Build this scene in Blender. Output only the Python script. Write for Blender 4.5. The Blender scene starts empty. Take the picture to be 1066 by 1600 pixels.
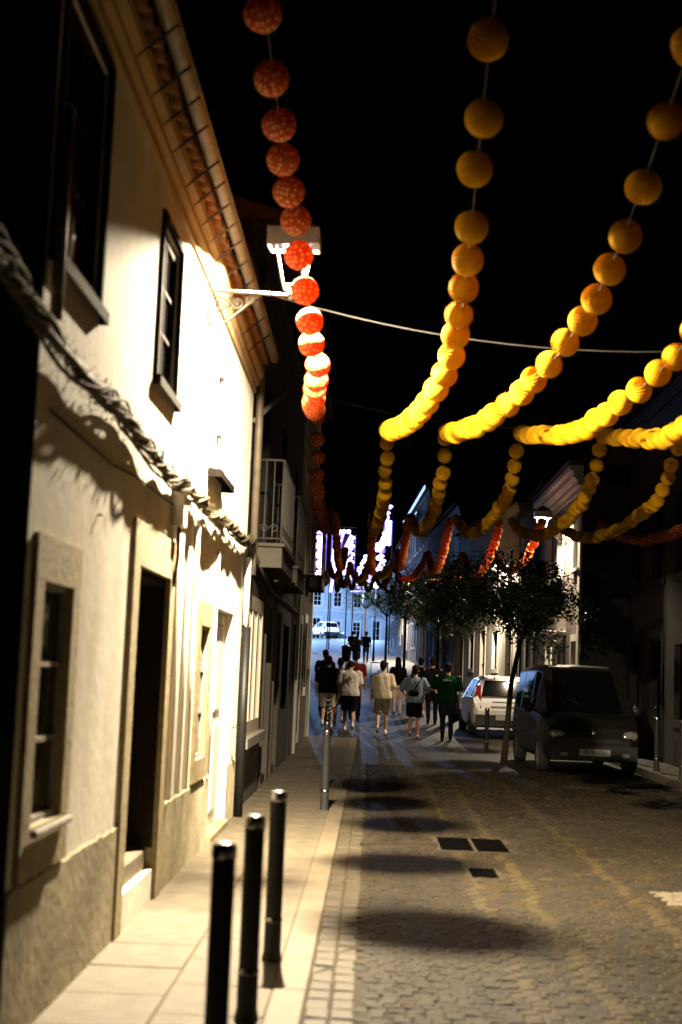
import bpy, math, random
import numpy as np
from mathutils import Vector, Matrix, noise

R = math.radians
PI = math.pi
rnd = random.Random(7)
C = bpy.context.scene.collection
S = bpy.context.scene

# ------------------------------------------------------------------ camera
cam_d = bpy.data.cameras.new("camera")
cam_d.sensor_fit = 'VERTICAL'
cam_d.sensor_height = 36.0
cam_d.lens = 50.0
cam_d.clip_start = 0.05
cam_d.clip_end = 3000.0
cam_d.dof.use_dof = True
cam_d.dof.focus_distance = 34.0
cam_d.dof.aperture_fstop = 2.0
cam = bpy.data.objects.new("camera", cam_d)
C.objects.link(cam)
cm = Matrix(((0.998995799, -0.0369615004, 0.0253227276, 0.0),
             (0.0210127424, -0.1126640657, -0.9934109285, 0.0),
             (0.0395709199, 0.9929454445, -0.1117742659, 1.56),
             (0, 0, 0, 1)))
cam.matrix_world = cm
S.camera = cam

# ------------------------------------------------------------------ sky, moon, exposure
W = bpy.data.worlds.new("World")
S.world = W
W.use_nodes = True
wn = W.node_tree
for n in list(wn.nodes):
    wn.nodes.remove(n)
wo = wn.nodes.new("ShaderNodeOutputWorld")
wb = wn.nodes.new("ShaderNodeBackground")
ws = wn.nodes.new("ShaderNodeTexSky")
ws.sky_type = 'NISHITA'
ws.sun_disc = False
ws.sun_elevation = R(35)
ws.sun_rotation = R(200)
wb.inputs[1].default_value = 0.00004
wn.links.new(ws.outputs[0], wb.inputs[0])
wn.links.new(wb.outputs[0], wo.inputs[0])
sd = bpy.data.lights.new("moon", 'SUN')
sd.energy = 0.0004
sd.angle = R(0.5)
sd.color = (0.8, 0.87, 1.0)
so = bpy.data.objects.new("moon", sd)
so.rotation_euler = (R(55), 0, R(160))
C.objects.link(so)

S.view_settings.view_transform = 'Standard'
S.view_settings.look = 'None'
S.view_settings.gamma = 1.0
S.view_settings.use_curve_mapping = False
S.view_settings.exposure = 0.0
S.render.engine = 'CYCLES'
S.cycles.max_bounces = 8
S.cycles.diffuse_bounces = 2
S.cycles.use_denoising = True
S.cycles.sample_clamp_indirect = 4.0

LAMP1 = 3200.0
LAMP2 = 560.0
PLAZA = 45000.0
PANEL = 5.0

# ------------------------------------------------------------------ materials
def new_mat(name):
    m = bpy.data.materials.new(name)
    m.use_nodes = True
    nt = m.node_tree
    return m, nt, nt.nodes["Principled BSDF"]

def mat(name, col, rough=0.8, metal=0.0, var=0.25, scale=6.0, bump=0.0, bscale=40.0, spec=0.5,
        col2=None, stretch=(1, 1, 1), coords='Object', detail=6.0, trans=0.0, var2=0.0, scale2=0.7, drough=0.0):
    """principled material: colour broken up by two noises, optional bump"""
    m, nt, b = new_mat(name)
    N, L = nt.nodes, nt.links
    tc = N.new("ShaderNodeTexCoord")
    mp = N.new("ShaderNodeMapping")
    mp.inputs['Scale'].default_value = stretch
    L.new(tc.outputs[coords], mp.inputs[0])
    nz = N.new("ShaderNodeTexNoise")
    nz.inputs['Scale'].default_value = scale
    nz.inputs['Detail'].default_value = detail
    L.new(mp.outputs[0], nz.inputs['Vector'])
    cr = N.new("ShaderNodeValToRGB")
    c2 = col2 if col2 else tuple(c * (1 - var) for c in col)
    cr.color_ramp.elements[0].position = 0.32
    cr.color_ramp.elements[1].position = 0.66
    cr.color_ramp.elements[0].color = (*c2, 1)
    cr.color_ramp.elements[1].color = (*col, 1)
    L.new(nz.outputs['Fac'], cr.inputs[0])
    out = cr.outputs[0]
    if var2 > 0:
        n2 = N.new("ShaderNodeTexNoise")
        n2.inputs['Scale'].default_value = scale2
        n2.inputs['Detail'].default_value = 4
        L.new(tc.outputs[coords], n2.inputs['Vector'])
        mr = N.new("ShaderNodeMapRange")
        mr.inputs['From Min'].default_value = 0.35
        mr.inputs['From Max'].default_value = 0.65
        mr.inputs['To Min'].default_value = 1 - var2
        mr.inputs['To Max'].default_value = 1.0
        L.new(n2.outputs['Fac'], mr.inputs[0])
        mx = N.new("ShaderNodeMix")
        mx.data_type = 'RGBA'
        mx.blend_type = 'MULTIPLY'
        mx.inputs['Factor'].default_value = 1.0
        L.new(out, mx.inputs[6])
        L.new(mr.outputs[0], mx.inputs[7])
        out = mx.outputs[2]
    L.new(out, b.inputs['Base Color'])
    b.inputs['Roughness'].default_value = rough
    b.inputs['Metallic'].default_value = metal
    b.inputs['Specular IOR Level'].default_value = spec
    if drough: b.inputs['Diffuse Roughness'].default_value = drough
    if bump > 0:
        nb = N.new("ShaderNodeTexNoise")
        nb.inputs['Scale'].default_value = bscale
        nb.inputs['Detail'].default_value = 5
        L.new(mp.outputs[0], nb.inputs['Vector'])
        bp = N.new("ShaderNodeBump")
        bp.inputs['Strength'].default_value = 1.0
        bp.inputs['Distance'].default_value = bump
        L.new(nb.outputs['Fac'], bp.inputs['Height'])
        L.new(bp.outputs[0], b.inputs['Normal'])
    if trans > 0:
        tr = N.new("ShaderNodeBsdfTranslucent")
        L.new(out, tr.inputs[0])
        ms = N.new("ShaderNodeMixShader")
        ms.inputs[0].default_value = trans
        L.new(b.outputs[0], ms.inputs[1])
        L.new(tr.outputs[0], ms.inputs[2])
        L.new(ms.outputs[0], N["Material Output"].inputs[0])
    return m

def emit(name, col, s):
    m, nt, b = new_mat(name)
    b.inputs['Base Color'].default_value = (0.8, 0.8, 0.8, 1)
    b.inputs['Emission Color'].default_value = (*col, 1)
    b.inputs['Emission Strength'].default_value = s
    return m

M = {}
M['plaster'] = mat('white_plaster', (.86, .82, .72), .85, var=.13, scale=2.5, bump=.004, bscale=14, var2=.22, scale2=.9, drough=.35, spec=.15, col2=(.74, .68, .56), stretch=(1, 1, .8))
M['dado'] = mat('cement_dado', (.46, .40, .27), .95, var=.3, scale=3, bump=.007, bscale=14, var2=.3, scale2=1.3, drough=.35, spec=.15)
M['stone'] = mat('yellow_granite', (.36, .29, .15), .85, var=.35, scale=14, bump=.006, bscale=30, var2=.2, scale2=2)
M['stone_dark'] = mat('grey_granite', (.26, .24, .20), .85, var=.35, scale=14, bump=.006, bscale=30)
M['cornice'] = mat('ochre_cornice', (.42, .30, .14), .9, var=.2, scale=5, bump=.004)
M['tile'] = mat('clay_tile', (.28, .125, .035), .9, var=.45, scale=9, bump=.004, col2=(.13, .05, .02))
M['tile_dark'] = mat('old_roof_tiles', (.09, .05, .03), .95, var=.4, scale=9, spec=.05)
M['zinc'] = mat('zinc', (.22, .18, .13), .6, metal=.3, var=.3, scale=8)
M['iron'] = mat('black_iron', (.02, .02, .02), .5, metal=.3, var=.3)
M['iron_grey'] = mat('painted_iron_grey', (.30, .28, .24), .5, var=.4, scale=20)
M['iron_dim'] = mat('weathered_iron', (.055, .05, .045), .7, var=.3, scale=20)
M['iron_cap'] = mat('dark_lantern_cap', (.05, .046, .042), .6, var=.3, scale=20)
M['bollard'] = mat('bollard_steel', (.03, .03, .031), .55, spec=.25, metal=.1, var=.2, scale=12)
M['chrome'] = mat('polished_band', (.55, .55, .55), .2, metal=1.0, var=.05)
M['wood_dark'] = mat('dark_stained_wood', (.008, .006, .005), .9, spec=.05, var=.4, scale=4, stretch=(8, 8, .8), bump=.002)
M['wood_brown'] = mat('brown_wood', (.02, .012, .007), .85, spec=.08, var=.4, scale=4, stretch=(8, 8, .8), bump=.002)
M['cream_paint'] = mat('cream_paint', (.62, .56, .44), .5, var=.12, scale=5)
M['white_paint'] = mat('white_paint', (.78, .76, .72), .5, var=.08, scale=5)
M['glass'] = mat('dark_glass', (.004, .004, .005), .06, var=.1, spec=.3)
M['curtain'] = mat('white_curtain', (.78, .74, .68), .9, var=.25, scale=9, stretch=(1, 6, .2))
M['dark_wall'] = mat('dark_plaster_and_shade', (.013, .011, .009), .85, var=.25, scale=2.5, bump=.01, bscale=9, var2=.3)  # also puts shade on the end walls of both white houses
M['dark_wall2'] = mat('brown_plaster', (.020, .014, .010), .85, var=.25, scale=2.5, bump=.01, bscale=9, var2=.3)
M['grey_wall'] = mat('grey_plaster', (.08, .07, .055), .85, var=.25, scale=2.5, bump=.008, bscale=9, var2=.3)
M['pale_wall'] = mat('pale_plaster', (.70, .66, .60), .85, var=.12, scale=2.5, bump=.006, bscale=9, var2=.2)
M['rose_wall'] = mat('rose_grey_plaster', (.17, .14, .12), .85, var=.12, scale=2.5, bump=.006, bscale=9, var2=.2)
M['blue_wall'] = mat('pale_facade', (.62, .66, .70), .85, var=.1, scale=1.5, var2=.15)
M['slab'] = mat('limestone_slab', (.128, .105, .068), .75, var=.35, scale=7, bump=.003, bscale=35, var2=.22, scale2=1.1)
M['kerb'] = mat('kerb_granite', (.13, .105, .066), .7, var=.22, scale=9, bump=.003, bscale=45)
M['joint'] = mat('joint_sand', (.026, .017, .004), .95, var=.3, scale=30, bump=.004)
M['channel'] = mat('channel_granite', (.050, .038, .019), .7, var=.3, scale=16, bump=.004, bscale=45)
M['joint_pale'] = mat('pavement_joint', (.085, .068, .04), .95, var=.3, scale=30)
M['sett_a'] = mat('sett_grey', (.0205, .0150, .0066), .7, var=.4, scale=16, bump=.004, bscale=45, spec=.2)
M['sett_b'] = mat('sett_brown', (.027, .0185, .0050), .7, var=.4, scale=16, bump=.004, bscale=45, spec=.2)
M['sett_c'] = mat('sett_dark', (.0145, .0108, .0055), .7, var=.4, scale=16, bump=.004, bscale=45, spec=.2)
M['sett_light'] = mat('sett_pale', (.040, .028, .008), .7, var=.3, scale=16, bump=.004, bscale=45, spec=.2)
M['sett_white'] = mat('sett_painted_white', (.12, .10, .065), .6, var=.25, scale=20, bump=.004, bscale=45)
M['leaf'] = mat('orange_tree_leaf', (.018, .036, .008), .35, spec=.35, var=.5, scale=3, trans=.3, coords='Object')
M['bark'] = mat('bark', (.04, .027, .016), .9, var=.4, scale=20, stretch=(1, 1, .25), bump=.01)
M['yellow'] = mat('yellow_tissue', (.74, .38, .010), .9, spec=.15, var=.06, scale=14, trans=.16)
M['string'] = mat('string', (.16, .14, .10), .9)
M['wire'] = mat('cable_sheath', (.06, .057, .052), .7, spec=.2)
M['vine_cable'] = mat('vine_cable', (.05, .045, .035), .8, spec=.15)
M['vine_stem'] = mat('dry_vine', (.09, .07, .04), .9, var=.4, scale=20, bump=.01)
M['vine_leaf'] = mat('dry_leaf', (.10, .08, .04), .95, spec=.1, var=.5, scale=10, trans=.2)
M['tyre'] = mat('rubber', (.02, .02, .02), .85)
M['rim'] = mat('wheel_rim', (.35, .35, .36), .35, metal=.8)
M['car_white'] = mat('white_car_paint', (.72, .70, .68), .25, var=.03)
M['car_grey'] = mat('dusty_silver_paint', (.017, .016, .014), .42, metal=.1, var=.12, scale=5)
M['plastic'] = mat('black_plastic', (.02, .02, .02), .5)
M['lamp_glass'] = mat('headlamp_lens', (.55, .55, .52), .12, metal=.5, var=.5, scale=30)
M['tail'] = mat('tail_lamp', (.25, .015, .01), .2)
M['plate'] = mat('number_plate', (.45, .45, .42), .5, var=.05)
M['print_black'] = mat('black_print', (.002, .002, .002), .95, spec=.0)
M['print_white'] = mat('white_print', (.75, .75, .68), .6)
M['skin'] = mat('skin', (.48, .27, .17), .55, var=.08, scale=12)
M['skin_dark'] = mat('tanned_skin', (.36, .19, .11), .55, var=.08, scale=12)
M['hair'] = mat('dark_hair', (.008, .006, .005), .8, var=.3, scale=60, spec=.12)
def cloth(n, c, **k):
    M[n] = mat(n, c, .95, var=k.pop('var', .12), scale=10, bump=.006, bscale=14, spec=.08, **k)
cloth('cloth_black', (.006, .006, .008)); cloth('cloth_white', (.60, .55, .50)); cloth('cloth_cream', (.58, .49, .35))
cloth('cloth_blue', (.15, .185, .25)); cloth('cloth_khaki', (.22, .19, .12)); cloth('cloth_green', (.003, .026, .008))
cloth('cloth_red', (.22, .025, .016)); cloth('cloth_jeans', (.010, .013, .022)); cloth('cloth_pink', (.72, .45, .40))
cloth('cloth_offwhite', (.66, .58, .50)); cloth('shoe_white', (.8, .8, .75))

# red tissue with round pale dots
def red_mat():
    m, nt, b = new_mat('red_dotted_tissue')
    N, L = nt.nodes, nt.links
    tc = N.new("ShaderNodeTexCoord")
    v = N.new("ShaderNodeTexVoronoi")
    v.inputs['Scale'].default_value = 30
    v.inputs['Randomness'].default_value = .3
    L.new(tc.outputs['Object'], v.inputs['Vector'])
    cr = N.new("ShaderNodeValToRGB")
    cr.color_ramp.elements[0].position = .30
    cr.color_ramp.elements[0].color = (.90, .55, .22, 1)
    cr.color_ramp.elements[1].position = .40
    cr.color_ramp.elements[1].color = (.56, .085, .008, 1)
    L.new(v.outputs['Distance'], cr.inputs[0])
    L.new(cr.outputs[0], b.inputs['Base Color'])
    b.inputs['Roughness'].default_value = .85
    tr = N.new("ShaderNodeBsdfTranslucent")
    L.new(cr.outputs[0], tr.inputs[0])
    ms = N.new("ShaderNodeMixShader")
    ms.inputs[0].default_value = .4
    L.new(b.outputs[0], ms.inputs[1])
    L.new(tr.outputs[0], ms.inputs[2])
    L.new(ms.outputs[0], N["Material Output"].inputs[0])
    return m
M['red'] = red_mat()

# far road: brick pattern of setts with bump, used only where the stones are too small to tell apart
def road_far_mat():
    m, nt, b = new_mat('far_sett_paving')
    N, L = nt.nodes, nt.links
    tc = N.new("ShaderNodeTexCoord")
    br = N.new("ShaderNodeTexBrick")
    br.inputs['Scale'].default_value = 1.0
    br.inputs['Brick Width'].default_value = .11
    br.inputs['Row Height'].default_value = .11
    br.inputs['Mortar Size'].default_value = .008
    br.inputs['Color1'].default_value = (.020, .0155, .008, 1)
    br.inputs['Color2'].default_value = (.013, .0102, .0062, 1)
    br.inputs['Mortar'].default_value = (.05, .04, .02, 1)
    L.new(tc.outputs['Object'], br.inputs['Vector'])
    nz = N.new("ShaderNodeTexNoise")
    nz.inputs['Scale'].default_value = 1.6
    L.new(tc.outputs['Object'], nz.inputs['Vector'])
    mx = N.new("ShaderNodeMix"); mx.data_type = 'RGBA'; mx.blend_type = 'MULTIPLY'
    mx.inputs['Factor'].default_value = .8
    mr = N.new("ShaderNodeMapRange")
    mr.inputs['From Min'].default_value = .3; mr.inputs['From Max'].default_value = .7
    mr.inputs['To Min'].default_value = .5; mr.inputs['To Max'].default_value = 1.4
    L.new(nz.outputs['Fac'], mr.inputs[0])
    L.new(br.outputs['Color'], mx.inputs[6]); L.new(mr.outputs[0], mx.inputs[7])
    L.new(mx.outputs[2], b.inputs['Base Color'])
    b.inputs['Roughness'].default_value = .65; b.inputs['Specular IOR Level'].default_value = .2
    bp = N.new("ShaderNodeBump"); bp.inputs['Distance'].default_value = .012
    L.new(nz.outputs['Fac'], bp.inputs['Height'])
    L.new(bp.outputs[0], b.inputs['Normal'])
    return m
M['road_far'] = road_far_mat()
M['earth'] = mat('dark_earth', (.10, .085, .06), .9, var=.3, scale=2)
M['led'] = emit('led_violet_white', (.66, .52, 1.0), PANEL)
M['led_blue_and_fringe'] = emit('led_blue_and_fringe', (.16, .06, 1.0), PANEL * .28)  # blue LEDs, and the glow fringe added behind the white ones
M['led_warm'] = emit('led_pink', (1.0, .42, .40), PANEL * .8)
M['bulb_warm'] = emit('bulb_warm', (1.0, .86, .95), 60)
M['bulb_violet'] = emit('bulb_violet', (.85, .62, 1.0), 40)
M['blue_glow'] = emit('eave_blue_glow', (.35, .55, 1.0), 1.6)  # emission standing in for blue light on the tall house's edges

# ------------------------------------------------------------------ mesh helpers
class MB:
    def __init__(s):
        s.v = []; s.f = []; s.m = []
    def add(s, vs, fs, mi=0):
        o = len(s.v)
        s.v += [tuple(p) for p in vs]
        s.f += [tuple(i + o for i in f) for f in fs]
        s.m += [mi] * len(fs)
        return s
    def box(s, x0, x1, y0, y1, z0, z1, mi=0, mt=None):
        vs = [Vector(p) for p in ((x0, y0, z0), (x1, y0, z0), (x1, y1, z0), (x0, y1, z0), (x0, y0, z1), (x1, y0, z1), (x1, y1, z1), (x0, y1, z1))]
        if mt: vs = [mt @ p for p in vs]
        return s.add(vs, [(0, 3, 2, 1), (4, 5, 6, 7), (0, 1, 5, 4), (1, 2, 6, 5), (2, 3, 7, 6), (3, 0, 4, 7)], mi)
    def bbox(s, x0, x1, y0, y1, z0, z1, c=.005, mi=0):
        """box with its top edges chamfered"""
        vs = [(x0, y0, z0), (x1, y0, z0), (x1, y1, z0), (x0, y1, z0),
              (x0, y0, z1 - c), (x1, y0, z1 - c), (x1, y1, z1 - c), (x0, y1, z1 - c),
              (x0 + c, y0 + c, z1), (x1 - c, y0 + c, z1), (x1 - c, y1 - c, z1), (x0 + c, y1 - c, z1)]
        return s.add(vs, [(0, 1, 5, 4), (1, 2, 6, 5), (2, 3, 7, 6), (3, 0, 4, 7), (4, 5, 9, 8), (5, 6, 10, 9), (6, 7, 11, 10), (7, 4, 8, 11), (8, 9, 10, 11)], mi)
    def tube(s, pts, r, seg=8, mi=0, cap=True, ell=None):
        pts = [Vector(p) for p in pts]
        n = len(pts)
        rs = r if isinstance(r, (list, tuple)) else [r] * n
        up = Vector((0, 0, 1))
        t0 = (pts[1] - pts[0]).normalized()
        if abs(t0.dot(up)) > .95: up = Vector((0, 1, 0))
        vs = []; prev = None
        for i, p in enumerate(pts):
            t = (pts[min(i + 1, n - 1)] - pts[max(i - 1, 0)])
            t = t.normalized() if t.length > 1e-9 else t0
            a = (up - t * up.dot(t)) if prev is None else (prev - t * prev.dot(t))
            if a.length < 1e-6: a = t.orthogonal()
            a.normalize(); prev = a
            b = t.cross(a)
            for k in range(seg):
                an = 2 * PI * k / seg
                vs.append(p + a * (math.cos(an) * rs[i]) + b * (math.sin(an) * rs[i]))
        fs = []
        for i in range(n - 1):
            for k in range(seg):
                k2 = (k + 1) % seg
                fs.append((i * seg + k, i * seg + k2, (i + 1) * seg + k2, (i + 1) * seg + k))
        if cap:
            fs.append(tuple(range(seg))[::-1]); fs.append(tuple((n - 1) * seg + k for k in range(seg)))
        return s.add(vs, fs, mi)
    def lathe(s, prof, c=(0, 0, 0), seg=20, mi=0):
        vs = []; fs = []
        for (r, z) in prof:
            for k in range(seg):
                a = 2 * PI * k / seg
                vs.append((c[0] + r * math.cos(a), c[1] + r * math.sin(a), c[2] + z))
        for i in range(len(prof) - 1):
            for k in range(seg):
                k2 = (k + 1) % seg
                fs.append((i * seg + k, i * seg + k2, (i + 1) * seg + k2, (i + 1) * seg + k))
        return s.add(vs, fs, mi)
    def ball(s, c, rx, ry=None, rz=None, seg=12, rings=8, mi=0, mt=None):
        ry = ry or rx; rz = rz or rx
        vs = []; fs = []
        c = Vector(c)
        for i in range(rings + 1):
            th = PI * i / rings
            for k in range(seg):
                a = 2 * PI * k / seg
                p = Vector((rx * math.sin(th) * math.cos(a), ry * math.sin(th) * math.sin(a), rz * math.cos(th)))
                if mt: p = mt @ p
                vs.append(c + p)
        for i in range(rings):
            for k in range(seg):
                k2 = (k + 1) % seg
                fs.append((i * seg + k, (i + 1) * seg + k, (i + 1) * seg + k2, i * seg + k2))
        return s.add(vs, fs, mi)
    def mesh(s, name, mats, smooth=False):
        me = bpy.data.meshes.new(name)
        me.from_pydata(s.v, [], s.f)
        for m in (mats if isinstance(mats, (list, tuple)) else [mats]):
            me.materials.append(m)
        if any(s.m): me.polygons.foreach_set('material_index', s.m)
        if smooth: me.polygons.foreach_set('use_smooth', [True] * len(me.polygons))
        me.update()
        return me
    def build(s, name, mats, parent=None, smooth=False, **k):
        return link(name, s.mesh(name, mats, smooth), parent, **k)

def link(name, data, parent=None, loc=None, rot=None, **props):
    o = bpy.data.objects.new(name, data)
    C.objects.link(o)
    if parent: o.parent = parent
    if loc is not None: o.location = loc
    if rot is not None: o.rotation_euler = rot
    for k, v in props.items(): o[k] = v
    return o

def thing(name, label, cat, loc=(0, 0, 0), rz=0.0, group=None):
    o = bpy.data.objects.new(name, None)
    o.empty_display_size = .1
    C.objects.link(o)
    o.location = loc; o.rotation_euler = (0, 0, rz)
    o['label'] = label; o['category'] = cat
    if group: o['group'] = group
    return o

def g(y):
    """height of the street surface"""
    if y < 25: return 0.0
    if y < 40: return .043 * (y - 25) ** 2 / 30
    if y < 150: return .3225 + .043 * (y - 40)
    return .3225 + .043 * 110 + .012 * (y - 150)

def interp(tab, y):
    if y <= tab[0][0]: return tab[0][1]
    for (a, va), (b, vb) in zip(tab, tab[1:]):
        if y <= b:
            t = (y - a) / (b - a)
            return va + (vb - va) * t
    return tab[-1][1]

def smooth_interp(tab, y):
    return (interp(tab, y - .5) + 2 * interp(tab, y) + interp(tab, y + .5)) / 4

RIGHT = [(-40, 5.5), (44, 5.2), (60, 3.6), (90, 2.2), (130, 1.2), (170, .5)]     # right-hand building line

# ------------------------------------------------------------------ GROUND
ys = list(np.arange(-30, 20, 5.)) + list(np.arange(20, 60, 1.5)) + list(np.arange(60, 160, 5.)) + [160, 200, 300, 600, 1500]
def sheet(name, xl, xr, off, m, ylist, kind='structure'):
    b = MB(); vs = []; fs = []
    for y in ylist:
        o = off(y) if callable(off) else off
        vs += [(xl(y), y, g(y) + o), (xr(y), y, g(y) + o)]
    for i in range(len(ylist) - 1):
        fs.append((2 * i, 2 * i + 1, 2 * i + 3, 2 * i + 2))
    b.add(vs, fs)
    return b.build(name, m, None, kind=kind)
sheet('ground', lambda y: -700, lambda y: 700, -.06, M['earth'], ys)
yr = [y for y in ys if y <= 300]
road = sheet('road', lambda y: -.26 if y < 33 else -40, lambda y: 4.7 if y < 44 else 45, lambda y: -.009 if y < 24.9 else 0.0, M['road_far'],
             sorted(set(list(yr) + [24.89, 24.91, 32.98, 33.0])))
road.data.materials.append(M['joint'])
for p in road.data.polygons:
    if p.center[1] < 24.89: p.material_index = 1
pave = sheet('pavement', lambda y: -2.2, lambda y: -.26, -.005, M['joint_pale'], [y for y in ys if y < 33] + [33])
pave_r = sheet('pavement', lambda y: 4.72, lambda y: 9.0, .09, M['joint'], [y for y in ys if y < 44] + [44])

# --- left pavement: slabs and kerb stones, each an object sharing a few meshes
def slab_mesh(w, l, m, i):
    b = MB(); q = random.Random(i)
    z = [q.uniform(-.0015, .0015) for _ in range(4)]
    b.bbox(0, w, 0, l, -.03, 0, .004)
    for k, vi in enumerate((8, 9, 10, 11)):
        x, y, zz = b.v[vi]; b.v[vi] = (x, y, zz + z[k])
    return b.mesh('paving_slab', m)
for rows, (x0, x1, L, nm, mm) in enumerate(((-1.418, -.925, .62, 'paving_slab', M['slab']), (-.915, -.43, .62, 'paving_slab', M['slab']), (-.423, -.263, .78, 'kerb_stone', M['kerb']))):
    vers = [slab_mesh(x1 - x0, L - .008, mm, rows * 7 + i) for i in range(4)]
    y = 2.0 + rows * .27
    while y < 32.4:
        ang = math.atan2(g(y + L) - g(y), L)
        link(nm, rnd.choice(vers), pave, (x0, y, g(y) + rnd.uniform(-.001, .001)), (ang, 0, 0))
        y += L
# right pavement slabs
vers = [slab_mesh(.60, .60, M['slab'], 50 + i) for i in range(3)]
for iy in range(34):
    y = 10.2 + iy * .61
    for ix in range(1):
        link('paving_slab', rnd.choice(vers), pave_r, (4.9 + ix * .61, y, g(y) + .12), (0, 0, 0))
kv = slab_mesh(.17, .76, M['kerb'], 61)
for iy in range(28):
    y = 10.2 + iy * .77
    o = link('kerb_stone', kv, pave_r, (4.72, y, g(y) + .122))
bb = MB(); bb.box(4.715, 4.725, 10.2, 31.7, -.03, .10); bb.build('kerb_face', M['kerb'], pave_r)

# --- setts
GRATES = [(.70, .995, 13.22, 14.2), (1.03, 1.32, 13.22, 14.2), (.86, 1.07, 11.5, 12.02)]
def in_grate(x, y):
    return any(a - .04 < x < b + .04 and c - .045 < y < d + .045 for a, b, c, d in GRATES)
sv = {}
for mi, mk in enumerate(('sett_a', 'sett_b', 'sett_c', 'sett_light', 'sett_white')):
    for k in range(3):
        b = MB(); q = random.Random(mi * 10 + k)
        w, l = .0435 + q.uniform(-.002, .001), .0435 + q.uniform(-.002, .001)
        b.bbox(-w, w, -l, l, -.05, 0, .007)
        for vi in (8, 9, 10, 11):
            x, y, z = b.v[vi]; b.v[vi] = (x + q.uniform(-.004, .004), y + q.uniform(-.004, .004), z + q.uniform(-.005, .002))
        sv[mi, k] = b
        sv[mi, k, 'me'] = b.mesh('sett', M[mk])
stuff = MB()
n_ind = 0
row = 0
y = 6.05
while y < 24.9:
    row += 1
    x = .02 + rnd.uniform(-.03, .03) + (row % 2) * .046
    while x < 4.66:
        yy = y + .006 * math.sin(x * 3) + rnd.uniform(-.004, .004)
        xe = 4.66
        if not in_grate(x, yy):
            q = rnd.random()
            mi = 0 if q < .5 else (1 if q < .78 else 2)
            if .80 < x < .8915 or 1.18 < x < 1.2715 or 1.94 < x < 2.0315: mi = 3 if q < .7 else 1
            if x > 2.2 and 10.52 < yy < 11.13: mi = 4
            if rnd.random() < .02 and 1.0 < x < 3: mi = 3
            k = rnd.randrange(3)
            rz = rnd.uniform(-.07, .07); dz = rnd.uniform(-.004, .001)
            if n_ind < 300 and y < 9 and x < .2 + .27 * yy:
                link('sett', sv[mi, k, 'me'], road, (x, yy, dz), (rnd.uniform(-.03, .03), rnd.uniform(-.03, .03), rz))
                n_ind += 1
            elif x < .4 + .27 * yy + .5:
                cs, sn = math.cos(rz), math.sin(rz)
                stuff.add([(x + a * cs - c * sn, yy + a * sn + c * cs, d + dz) for a, c, d in sv[mi, k].v], sv[mi, k].f, mi)
        x += .0915 + rnd.uniform(-.003, .003)
    y += .0915
stuff.build('setts', [M[k] for k in ('sett_a', 'sett_b', 'sett_c', 'sett_light', 'sett_white')], road, kind='stuff')
# channel of larger pale stones beside the kerb
chv = []
for k in range(4):
    b = MB(); q = random.Random(100 + k)
    b.bbox(-.056, .056, -.093, .093, -.05, 0, .009)
    for vi in (8, 9, 10, 11):
        a, c, d = b.v[vi]; b.v[vi] = (a + q.uniform(-.005, .005), c + q.uniform(-.006, .006), d + q.uniform(-.004, .003))
    chv.append(b.mesh('channel_stone', M['channel']))
y = 6.0
while y < 32:
    for cx in (-.196, -.078):
        link('channel_stone', rnd.choice(chv), road, (cx + rnd.uniform(-.004, .004), y + rnd.uniform(-.006, .006), g(y) - .004 + rnd.uniform(-.003, .002)), (0, 0, rnd.uniform(-.04, .04)))
    y += .193
# grates
for i, (a, b_, c, d) in enumerate(GRATES):
    lab = ['left one of two joined cast iron drain grates in the sett road', 'right one of two joined cast iron drain grates in the sett road', 'single small cast iron drain grate on its own in the sett road'][i]
    t = thing('drain_grate', lab, 'drain grate', ((a + b_) / 2, (c + d) / 2, -.003), group='drain grates in the road')
    w, l = (b_ - a) / 2, (d - c) / 2
    b = MB(); b.box(-w, w, -l, -l + .03, -.04, 0); b.box(-w, w, l - .03, l, -.04, 0); b.box(-w, -w + .03, -l + .03, l - .03, -.04, 0); b.box(w - .03, w, -l + .03, l - .03, -.04, 0)
    b.build('frame', M['print_black'], t)
    bb = MB(); bb.box(-.006, .006, -l + .03, l - .03, -.003, .004); bm_ = bb.mesh('bar', M['print_black'])
    n = int(2 * w / .036)
    for k in range(1, n): link('bar', bm_, t, (-w + 2 * w * k / n, 0, 0))
    b = MB(); b.box(-w + .03, w - .03, -l + .03, l - .03, -.0045, -.0035); b.build('sump_shade', M['print_black'], t)  # black plate standing in for the dark pit below the bars

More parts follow.
